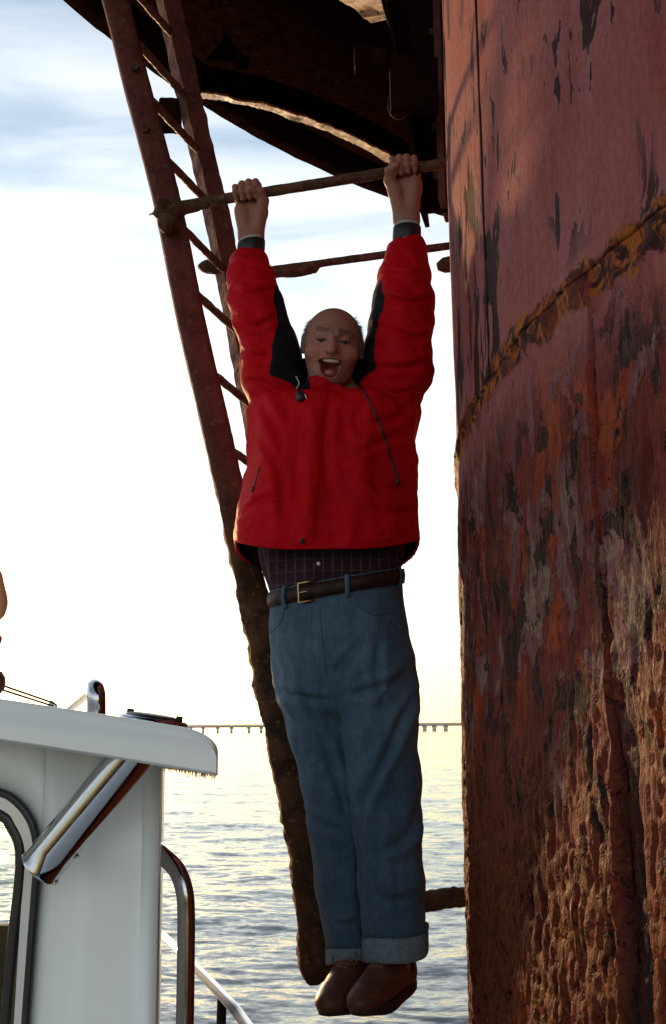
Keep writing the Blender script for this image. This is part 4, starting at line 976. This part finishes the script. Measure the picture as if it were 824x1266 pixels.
    dk = Mat('black_trim', col=(.010, .010, .012), rough=.5).m; wht = Mat('pale_cord', col=(.75, .75, .72), rough=.4).m
    zp = MB().tube(on(JT, [(442, 472), (456, 495), (470, 525), (482, 560), (489, 585), (493, 597)], .0, 40), .0032, 8).build('zip', dk, jk, True)
    c = on(JT, [(491, 592), (493, 599)], .004, 5); MB().tube(c, [.004, .006, .007, .007, .005], 8).build('zip_pull', dk, zp, True)
    z2 = MB().tube(on(JT, [(321, 578), (318, 590), (313, 606)], .0, 14), .0032, 8).build('zip', dk, jk, True)
    c = on(JT, [(314, 602), (312, 608)], .003, 4); MB().tube(c, [.004, .006, .006, .004], 8).build('zip_pull', dk, z2, True)
    c = on(JT, [(374, 669), (374.2, 669)], .001, 2)[0]; MB().tube([c, c + np.array([0, -.004, 0])], .0065, 14).build('snap', dk, jk, True)
    for px in ([(366, 465), (370, 473), (369, 477), (367, 480)], [(366, 487), (372, 486), (377, 488), (379.5, 493)]):
        c = on(JT, px, .006, 12); 
        if len(c) > 3: MB().tube(c, .0014, 6).build('drawcord', wht, jk, True)
    c = on(JT, [(370, 484), (373, 496)], .004, 6)
    if len(c) > 2: MB().tube(c, np.interp(np.linspace(0, 1, len(c)), [0, .3, .8, 1], [.006, .012, .012, .006]), 10).build('cord_lock', dk, jk, True)
    # black knit cuffs over pale shirt cuffs
    shm = Mat('grey_shirt_cuff', col=(.34, .36, .36), rough=.8).m
    for A, (a, b), tilt in ((arms[0], ((310, 313), (311, 299)), -.22), (arms[1], ((503, 296), (503.5, 281)), -.05)):
        p, q = P(*a, A['w'][1] - .004), P(*b, A['w'][1] - .004); d = (q - p) / np.linalg.norm(q - p); s = np.cross(d, [0, 1., 0]); s /= np.linalg.norm(s); s = -s if s[0] < 0 else s; w = np.array([0, 1., 0]) - d * d[1]; w /= np.linalg.norm(w)
        def ring(name, z0, z1, rx, ry, mat, par, wall=.005):
            mb = MB(); V = []; n = 40
            for (t, e) in ((z0, -.004), (z0 + .002, .001), ((z0 + z1) / 2, .002), (z1 - .002, .001), (z1, -.001), (z1 - .001, -wall), (z0, -wall)):
                for j in range(n):
                    g = 2 * math.pi * j / n; k = 1 + .012 * math.sin(9 * g + t * 200); V.append(p + d * (t - tilt * (rx + e) * math.cos(g) * 1.0) + s * (rx + e) * k * math.cos(g) + w * (ry + e) * k * math.sin(g))
            mb.add(V, [(r * n + j, r * n + (j + 1) % n, (r + 1) * n + (j + 1) % n, (r + 1) * n + j) for r in range(6) for j in range(n)]); return mb.build(name, mat, par, True)
        L = np.linalg.norm(q - p)
        ring('cuff', -.022, L, .0385, .035, dk, jk); ring('shirt_cuff', L * .3, L + .010, .0335, .030, shm, jk)
    # ---------------- shirt
    sc = Column([(760, 336, 497, .122, 0), (735, 334, 497, .124, 0), (700, 326, 499, .128, 0), (670, 318, 500, .132, 0), (640, 320, 498, .130, 0)], YB)
    V = []; zz = np.linspace(sc.bot, sc.top, 70); n = 150
    for zq in zz:
        for j in range(n): V.append(sc.pt(2 * math.pi * j / n, zq))
    V = np.array(V); k = np.arange(len(zz) - 1)[:, None] * n; j = np.arange(n)[None]; fc = np.stack([k + j, k + (j + 1) % n, k + n + (j + 1) % n, k + n + j], -1).reshape(-1, 4)
    N = vnormals(V, fc); V = V + N * (.012 * (sst(1 - np.abs(2 * fbm(V * np.array([11, 8, 5]), 3) - 1), .5, 1) - .5))[:, None]
    sm = Mat('dark_plaid_shirt', rough=.85, spec=.15); g = sm.n('ShaderNodeNewGeometry'); spx = sm.n('ShaderNodeSeparateXYZ'); sm.l(g.outputs['Position'], spx.inputs[0])
    def stripes(o_, per, lo_, hi_): return sm.ramp(sm.math('FRACT', sm.math('MULTIPLY', o_, 1 / per)), lo_, hi_)
    base = sm.mix(.35, (.045, .010, .014), (.012, .010, .020)); base = sm.mix(sm.math('MULTIPLY', stripes(spx.outputs['X'], .024, .80, .86), .55), base, (.12, .075, .085)); base = sm.mix(sm.math('MULTIPLY', stripes(spx.outputs['Z'], .030, .84, .9), .4), base, (.12, .075, .085)); base = sm.mix(sm.math('MULTIPLY', stripes(spx.outputs['Z'], .06, .3, .32), .4), base, (.012, .012, .022)); sm.color(base)
    sh = mesh('shirt', V, fc, sm.m, man); ST = BVHTree.FromPolygons(V.tolist(), fc.tolist())
    c = on(ST, [(394, 697), (394.2, 697)], .001, 2)[0]; MB().tube([c, c + np.array([0, -.003, 0])], .005, 12).build('button', wht, sh, True)
    # ---------------- jeans
    hc = Column([(880, 356, 508, .10, 0), (850, 346, 508, .115, 0), (820, 340, 507, .124, 0), (790, 336, 506, .128, 0), (760, 334, 502, .128, 0), (735, 334, 498, .127, 0), (690, 335, 497, .126, 0)], YB)
    LL = [(P(386, 830, 2.985), .089), (P(396, 900, 2.985), .078), (P(406, 960, 2.99), .069), (P(414, 1020, 2.995), .063), (P(421, 1090, 3.0), .060), (P(432, 1190, 3.0), .052)]
    RL = [(P(460, 830, 2.965), .100), (P(468, 900, 2.95), .094), (P(475, 960, 2.935), .087), (P(480, 1020, 2.925), .082), (P(485, 1090, 2.925), .079), (P(488.5, 1195, 2.93), .0755)]
    pl, pr = P(334, 731, YB), P(498, 702, YB)
    zw = lambda Q: pl[2] + (pr[2] - pl[2]) * (Q[..., 0] - pl[0]) / (pr[0] - pl[0]) + .09 * (Q[..., 1] - YB)
    hr_, hl_ = P(488, 1183, 2.93)[2], P(430, 1187, 3.0)[2]
    def jeans(Q):
        d = smax(hc.sd(Q), hc.bot - Q[:, 2], .03); a, b = chain(Q, LL, .02), chain(Q, RL, .02); lg = smin(a, b, .010); d = smin(d, lg, .035)
        d = np.maximum(d, -np.maximum(hc.sd(Q, -.008), zw(Q) - .12 - Q[:, 2]))
        ia = np.maximum(a + .007, Q[:, 2] - hl_ - .12); ib = np.maximum(b + .007, Q[:, 2] - hr_ - .12); d = np.maximum(d, -np.minimum(ia, ib))
        d = np.maximum(d, Q[:, 2] - zw(Q)); cut = np.where(a < b, hl_, hr_); return np.maximum(d, cut - Q[:, 2])
    v, fc = sdf_mesh(jeans, (-.30, 2.70, hl_ - .04), (.36, 3.25, pr[2] + .06), .0046)
    N = vnormals(v, fc); x, y, z = v.T; zk = P(480, 990, 2.95)[2]; zcr = P(410, 850, 2.95)[2]
    kn = np.exp(-((z - zk) / .16) ** 2); wr = 1 - np.abs(2 * fbm(np.stack([x * 6, y * 6, z * 13 + x * 7], 1), 3) - 1); wr = sst(wr, .5, 1)
    vt = 1 - np.abs(2 * fbm(np.stack([x * 12, y * 9, z * 2.6], 1) + 8, 3) - 1); vt = sst(vt, .5, 1)
    cr = np.exp(-((z - zcr) / .10) ** 2); dg = 1 - np.abs(2 * fbm(np.stack([x * 5, y * 5, (z - 1.1 * np.abs(x - P(412, 850, 2.95)[0])) * 14], 1) + 4, 2) - 1); dg = sst(dg, .55, 1)
    low = np.exp(-((z - hr_) / .10) ** 2)
    disp = .005 * (wr - .4) * (.3 + kn + .9 * low) * sst(-N[:, 1], -.3, .6) + .006 * (vt - .4) + .012 * (dg - .35) * cr + .003 * (fbm(v * 30, 3) - .5)
    disp = disp + creases(v, N, [([(512, 850), (485, 915), (452, 985), (446, 1040)], .016, .015), ([(340, 850), (375, 862), (408, 868)], .013, .011), ([(430, 860), (470, 850), (512, 830)], .015, .010), ([(370, 1004), (394, 1014), (425, 1030)], .014, .011), ([(395, 900), (415, 960), (432, 1010)], .014, .012), ([(524, 985), (500, 1030), (462, 1050)], .018, .009), ([(455, 1085), (480, 1105), (524, 1100)], .018, .009), ([(408, 1135), (425, 1142), (446, 1136)], .010, .010), ([(345, 800), (360, 830), (366, 870)], .013, .007), ([(470, 780), (465, 830), (472, 880)], .016, .007)], 2.95)
    disp *= sst(zw(v) - z, .03, .10) * sst(z - np.where(x < P(449, 1170, 2.95)[0], hl_, hr_), .05, .11); v = v + N * disp[:, None]
    dm = Mat('blue_denim', rough=.85, spec=.15, sheen=.1); vv = dm.coord(); n1 = dm.noise(vv, 5, 4); n2 = dm.noise(dm.coord('Object', (1, 1, .12)), 260, 3); n3 = dm.noise(vv, 60, 3)
    c = dm.mix(dm.ramp(n1, .35, .68), (.050, .095, .145), (.080, .135, .190)); c = dm.mix(dm.ramp(n2, .35, .7, 0, .4), c, (.030, .060, .10)); c = dm.mix(dm.ramp(n3, .45, .75, 0, .25), c, (.14, .20, .25)); dm.color(c); dm.bump(dm.math('ADD', n2, n3), .35, .003)
    je = mesh('jeans', v, fc, dm.m, man); T = BVHTree.FromPolygons(v.tolist(), fc.tolist())
    stm = Mat('denim_seam', col=(.042, .075, .112), rough=.9).m; lt = Mat('pale_denim_inside', rough=.9, spec=.1); vv = lt.coord(); lt.color(lt.mix(lt.ramp(lt.noise(vv, 120, 3), .35, .65), (.13, .19, .24), (.19, .255, .30))); lt = lt.m
    MB().tube(on(T, [(396, 752), (399, 800), (404, 832), (409, 845)], -.0008, 30), .0022, 8).build('fly_seam', stm, je, True)
    MB().tube(on(T, [(385, 752), (386, 790), (390, 822), (404, 840)], -.0006, 24), .0012, 6).build('fly_stitch', stm, je, True)
    MB().tube(on(T, [(440, 738), (446, 752), (462, 760), (482, 758), (497, 750)], 0, 24), .0017, 6).build('pocket_seam', stm, je, True)
    MB().tube(on(T, [(352, 752), (349, 764), (342, 776), (335, 782)], 0, 14), .0017, 6).build('pocket_seam', stm, je, True)
    s_ = on(T, [(410, 848), (419, 890), (428, 950), (438, 1010), (444, 1060), (448, 1110)], 0, 40)
    if len(s_) > 5: MB().tube(s_, .0013, 6).build('inseam', stm, je, True)
    # turned-up hems
    def hem(cpx, Y, z0, h, r, seg=60):
        c0 = P(*cpx, Y); mb = MB(); V = []
        prof = ((0, .0), (.001, .003), (.010, .0045), (h - .003, .0045), (h, .003), (h, -.004), (.0, -.004))
        for (t, e) in prof:
            for j in range(seg):
                g = 2 * math.pi * j / seg; wv = 1 + .02 * math.sin(3 * g + 1) + .012 * math.sin(7 * g); V.append((c0[0] + (r + e) * wv * math.cos(g), c0[1] + (r + e) * wv * math.sin(g), z0 + t + .006 * math.sin(2 * g) + .012 * math.cos(g)))
        mb.add(V, [(k * seg + j, k * seg + (j + 1) % seg, (k + 1) * seg + (j + 1) % seg, (k + 1) * seg + j) for k in range(len(prof) - 1) for j in range(seg)]); o_ = mb.build('hem', lt, je, True)
        st = MB()
        for k in range(0, 64):
            g = 2 * math.pi * k / 64; wv = 1 + .02 * math.sin(3 * g + 1) + .012 * math.sin(7 * g); q = np.array([c0[0] + (r + .0045) * wv * math.cos(g), c0[1] + (r + .0045) * wv * math.sin(g), z0 + h + .001 + .006 * math.sin(2 * g) + .012 * math.cos(g)]); a = np.array([-math.sin(g), math.cos(g), 0])
            st.box(q, a * .0022, np.array([math.cos(g), math.sin(g), 0]) * .0015, (0, 0, .003))
        ss = st.build('stitching', stm, o_); ss['kind'] = 'stuff'
    hem((488.5, 1183), 2.93, hr_ - .002, .060, .0780); hem((431.5, 1185), 3.0, hl_ - .001, .040, .0550)
    # belt, buckle, loops
    bel = Mat('dark_brown_leather', rough=.55, spec=.25); vv = bel.coord(); nb = bel.noise(vv, 60, 4); bel.color(bel.mix(bel.ramp(nb, .4, .65), (.020, .008, .007), (.035, .016, .013))); bel.bump(nb, .3, .003)
    def ringpt(g, dz, off):
        q = hc.pt(g, pl[2], off)
        for _ in range(3): q = hc.pt(g, float(zw(q)) + dz, off)
        return q
    V = []; n = 120; pr_ = ((-.042, .001), (-.042, .006), (-.022, .0085), (-.004, .006), (-.004, .001))
    for (dz, off) in pr_:
        for j in range(n): V.append(ringpt(2 * math.pi * j / n, dz, off))
    mb = MB(); mb.add(V, [(k * n + j, k * n + (j + 1) % n, (k + 1) * n + (j + 1) % n, (k + 1) * n + j) for k in range(len(pr_) - 1) for j in range(n)]); belt = mb.build('belt', bel.m, man, True)
    brass = Mat('brass_buckle', col=(.55, .42, .22), metal=1., rough=.3).m
    def ang_at(px):                          # angle whose belt point stands over photo column px
        best = min(np.linspace(.3, 2.85, 400), key=lambda g: abs(IW / 2 + F * ((ringpt(g, -.02, .006) - CAM) @ RT) / ((ringpt(g, -.02, .006) - CAM) @ FW) - px)); return best
    g0, g1 = ang_at(371), ang_at(390); A_, B_, C_, D_ = [ringpt(g, dz, .013) for g, dz in ((g0, -.047), (g1, -.047), (g1, .002), (g0, .002))]
    MB().tube([B_, A_, D_, C_], .0028, 8).build('buckle', brass, belt, True)
    g = ang_at(383); MB().tube([ringpt(g0, -.022, .013), ringpt(g, -.022, .013)], .002, 6).build('prong', brass, belt, True)
    for px in (352, 429, 494):
        g = ang_at(px); q = [ringpt(g, dz, off) for dz, off in ((-.056, .002), (-.048, .008), (-.024, .012), (.0, .008), (.004, .002))]; t = ringpt(g + .03, -.02, .01) - ringpt(g - .03, -.02, .01); t /= np.linalg.norm(t)
        MB().sweep(spline(q, 12), [(-.006, -.0015), (.006, -.0015), (.006, .0015), (-.006, .0015)], t, np.array([0, -1., 0])).build('belt_loop', dm.m, je, True)
    # ---------------- shoes and socks
    sho = Mat('brown_shoe_leather', rough=.5, spec=.3); vv = sho.coord(); ns = sho.noise(vv, 45, 5); sho.color(sho.mix(sho.ramp(ns, .35, .7), (.085, .030, .018), (.135, .052, .030))); sho.bump(sho.noise(vv, 130, 4), .3, .002)
    sole = Mat('dark_rubber_sole', col=(.016, .013, .012), rough=.7).m; sock = Mat('black_sock', col=(.008, .008, .010), rough=.95).m; lace = Mat('brown_lace', col=(.17, .085, .05), rough=.8).m
    def shoe(heel, toe, ank, side):
        heel, toe, ank = map(np.asarray, (heel, toe, ank)); fw = toe - heel; Ls = np.linalg.norm(fw); fw /= Ls; u = ank - heel; u -= fw * (u @ fw); u /= np.linalg.norm(u); s = np.cross(fw, u)
        g = lambda a, b, c: heel + fw * a * Ls + s * b + u * c; Mx = np.stack([fw, s, u])
        def up_(Q):
            q = (Q - heel.astype(np.float32)) @ Mx.T.astype(np.float32); L0 = Ls
            d = ell(q, (.82 * L0, .004 * side, .024), (.070, .045, .033)); d = smin(d, ell(q, (.56 * L0, .002 * side, .036), (.085, .040, .044)), .03)
            d = smin(d, cone(q, (.17 * L0, 0, .035), (.55 * L0, 0, .045), .036, .036), .03); d = smin(d, ell(q, (.14 * L0, 0, .045), (.042, .034, .060)), .02); d = smin(d, cone(q, (.36 * L0, 0, .060), (.24 * L0, 0, .085), .034, .032), .025)
            d = smax(d, -cone(q, (.26 * L0, 0, .085), (.20 * L0, 0, .16), .028, .032), .005)                     # opening
            d = smax(d, -q[:, 2] + .004, .008)
            seam = np.abs(ell(q, (.82 * L0, 0, .045), (.085, .060, .060))); d = d + .0022 * np.exp(-(seam / .0022) ** 2) + .002 * (fbm(Q * 34, 3) - .5)
            return d
        pts = np.stack([heel, toe, ank]); v, fc = sdf_mesh(up_, pts.min(0) - .10, pts.max(0) + .10, .0036); so = mesh('shoe', v, fc, sho.m, man)
        ol = []
        for t in np.linspace(0, 2 * math.pi, 40, endpoint=False):
            a = .5 - .53 * math.cos(t); wd = (.036 + .014 * sst(a, .35, .75)) * (abs(math.sin(t)) ** .75) * np.sign(math.sin(t)); ol.append((a, wd + .003 * side * a))
        n = len(ol); V = []
        for c, k in ((-.016, .96), (-.012, 1.03), (.004, 1.06), (.009, 1.02)):
            for a, b in ol: V.append(g(.5 + (a - .5) * k, b * k, c + .012 * sst(a, .75, 1.05)))
        mb = MB(); mb.add(V, [(r * n + j, r * n + (j + 1) % n, (r + 1) * n + (j + 1) % n, (r + 1) * n + j) for r in range(3) for j in range(n)] + [tuple(range(n))[::-1], tuple(3 * n + j for j in range(n))]); mb.build('sole', sole, so, True)
        TT = BVHTree.FromPolygons(v.tolist(), fc.tolist())
        def srf(a, b):
            h, nn, i, d = TT.ray_cast(Vector(g(a, b, .3)), Vector(-u)); return None if h is None else np.array(h) + u * .0015
        for a in (.44, .51, .58, .65):
            q = [srf(a + .012 * k, b) for k, b in ((0, -.020), (.3, -.010), (.6, 0), (.8, .010), (1, .020))]
            if all(k is not None for k in q): MB().tube(spline(q, 12), .0032, 6).build('lace', lace, so, True)
        c = srf(.47, 0)
        if c is not None:
            for sg in (-1, 1): MB().tube(spline([c, c + s * sg * .018 + u * .012, c + s * sg * .034 + u * .006 + fw * .012, c + s * sg * .030 - u * .010 + fw * .022, c + s * sg * .012 + u * .002 + fw * .010], 18), .002, 6).build('lace_loop', lace, so, True)
        return g
    # toes hang down towards the camera and to the left
    shoe(P(507, 1214, 3.0), P(447, 1254, 2.78), P(499, 1165, 2.985), 1)
    shoe(P(460, 1214, 3.06), P(405, 1254, 2.84), P(452, 1165, 3.045), -1)
    for a, b in ((P(489, 1165, 2.94), P(493, 1200, 2.955)), (P(436, 1165, 3.0), P(446, 1200, 3.015))): MB().tube(spline([a, (a + b) / 2, b], 10), .041, 18).build('sock', sock, man, True)
build_person()
